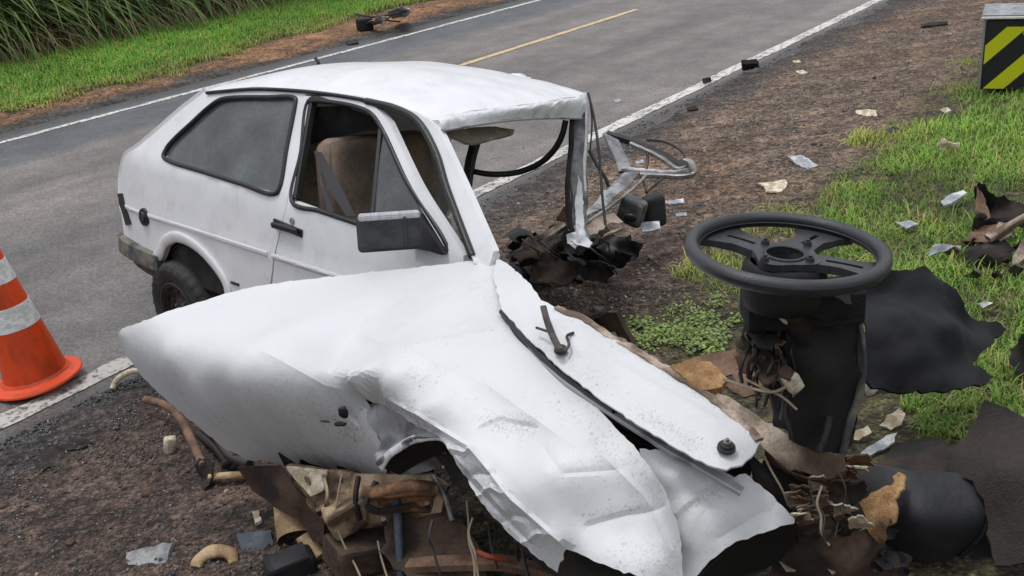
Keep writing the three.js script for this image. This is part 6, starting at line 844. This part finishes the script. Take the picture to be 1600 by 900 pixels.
// ---------------------------------------------------------------- hazard board on the end of the guard rail
{
  const D = 8.4, c = PD(1600, 86, D), s = D / FOC, w = 118 * s, h = 108 * s, B = thing('hazard_board', 'square hazard board with yellow and black diagonal stripes on the guard rail end', 'road sign', V(c.x, groundY(c.x, c.z), c.z));
  const yaw = -0.45, ex = V(Math.cos(yaw), 0, -Math.sin(yaw)), ez = V(Math.sin(yaw), 0, Math.cos(yaw)), ey = V(0, 1, 0), at3 = (x, y, z) => c.clone().addScaledVector(ex, x).addScaledVector(ey, y).addScaledVector(ez, z), bx = (sx, sy, sz, x, y, z, r = .006) => { const g = new RoundedBoxGeometry(sx, sy, sz, 2, r); g.rotateY(yaw); const p = at3(x, y, z); g.translate(p.x, p.y, p.z); return g; };
  part('backing', bx(w, h, .03, 0, 0, 0), M.signBlack, B); part('frame', bx(.018, h + .02, .05, -w / 2 - .006, 0, 0, .004), M.galv, B); part('lid', bx(w + .06, .035, .62, 0, h / 2 + .03, -.28), M.galv, B); part('lid_edge', bx(w + .07, .02, .02, 0, h / 2 + .022, .03), M.coneWhite, B);
  part('housing', bx(w * .96, h * .96, .5, 0, 0, -.28), M.galv, B);
  const x0 = -w / 2 + .012, x1 = w / 2 - .012, y0 = -h / 2 + .008, y1 = h / 2 - .05, clip = k => { // the part of the board between two slanting lines
    let P = [[x0, y0], [x1, y0], [x1, y1], [x0, y1]]; for (const [q, sg] of [[k, 1], [k + .152, -1]]) { const o = []; const f = p => sg * (p[1] - p[0] - q); for (let i = 0; i < P.length; i++) { const a = P[i], b = P[(i + 1) % P.length], fa = f(a), fb = f(b); if (fa >= 0) o.push(a); if (fa * fb < 0) { const t = fa / (fa - fb); o.push([mix(a[0], b[0], t), mix(a[1], b[1], t)]); } } P = o; if (!P.length) break; } return P; };
  for (const k of [-.086 - .354, -.086, -.086 + .352, -.086 - .71].map(v => v + w / 2)) { const P = clip(k); if (P.length > 2) part('stripe', panel(P, [], .2, (x, y) => at3(x, y, .019), (x, y) => at3(x, y, .015)), M.yellow, B); }
  part('bolt', cyl(at3(w * .0 - .01, h * .32, .02), ez, .018, .016, .01, 12), M.galv, B);
  for (const x of [-.2, .2]) { const p = at3(x, 0, -.3), gy = groundY(p.x, p.z) - .2, hh = c.y - h / 2 - gy; const g = new RoundedBoxGeometry(.09, hh, .12, 1, .01); g.rotateY(yaw); g.translate(p.x, gy + hh / 2, p.z); part('post', g, M.galv, B); }
}

// small litter one could count
{
  const rr = rngOf(811), m = [M.burnt, M.darkSteel, M.brownDark];
  for (let i = 0; i < 26; i++) { const x = 1225 + rr() * 190, y = 815 + rr() * 80, s = 9 + rr() * 18, h = .62 - (y - 815) * .0022 + rr() * .03; solo('torn_fragment', 'torn brown or black fragment in the heap at the bottom right', 'fragment', plate(PYs([[x - s, y, h], [x - s * .2, y - s * .7, h + .03 * rr()], [x + s, y - s * .2, h + .02], [x + s * .6, y + s * .5, h - .01], [x - s * .3, y + s * .7, h - .01]]), [], { th: .005, step: .014, noise: .025, nf: 16, tear: .005, seed: 90 + i }), [M.burnt, M.brown, M.black, M.brownDark, M.flange, M.soot][i % 6], 'fragments heaped at the bottom right'); }
  for (let i = 0; i < 16; i++) { const x = 400 + rr() * 330, y = 825 + rr() * 70, s = 7 + rr() * 12; debris('metal_fragment', 'small dark metal fragment lying on the dirt under the wrecked engine', 'fragment', [[x - s, y], [x - s * .2, y - s * .6, .04], [x + s, y - s * .2, .03], [x + s * .4, y + s * .6]], { noise: .02, nf: 20, tear: .004, step: .015, seed: i + 3 }, m[i % 3], 'dark fragments under the engine'); }
  for (let i = 0; i < 12; i++) { const x = 1480 + rr() * 110, y = 350 + rr() * 110, s = 5 + rr() * 9; debris('metal_scrap', 'small torn dark scrap on the grass around the torn sheet metal wreck', 'scrap', [[x - s, y, .05], [x, y - s * .7, .10], [x + s, y - s * .2, .08], [x + s * .4, y + s * .6, .04]], { noise: .03, nf: 12, tear: .006, seed: i + 33 }, m[i % 3], 'torn scraps on the right grass'); }
  for (let i = 0; i < 14; i++) { const s = .9 + rr() * 1.3, t = 5.2 + rr() * 6, [x, z] = stXZ(s, t), q = .02 + .025 * rr(); solo('earth_clod', 'small brown clod of earth lying on the dirt verge behind the wreck', 'clod', lumpGeo(V(x, groundY(x, z) + .016, z), q * 2, q, q * 1.6, { amp: q * .3, f: 30, seed: i, ry: rr() * 6 }), M.brown, 'clods of earth on the verge'); }
  for (let i = 0; i < 12; i++) { const s = .9 + rr() * 1.2, t = 1.6 + rr() * 1.5, [x, z] = stXZ(s, t), q = .014 + .016 * rr(); solo('stone', 'small brown stone lying on the dirt in the left foreground', 'stone', lumpGeo(V(x, groundY(x, z) + .018, z), q * 2, q * 1.2, q * 1.6, { amp: q * .3, f: 40, seed: i + 20, ry: rr() * 6 }), M.brownDark, 'stones in the left foreground'); }
}
renderer.render(scene, camera);
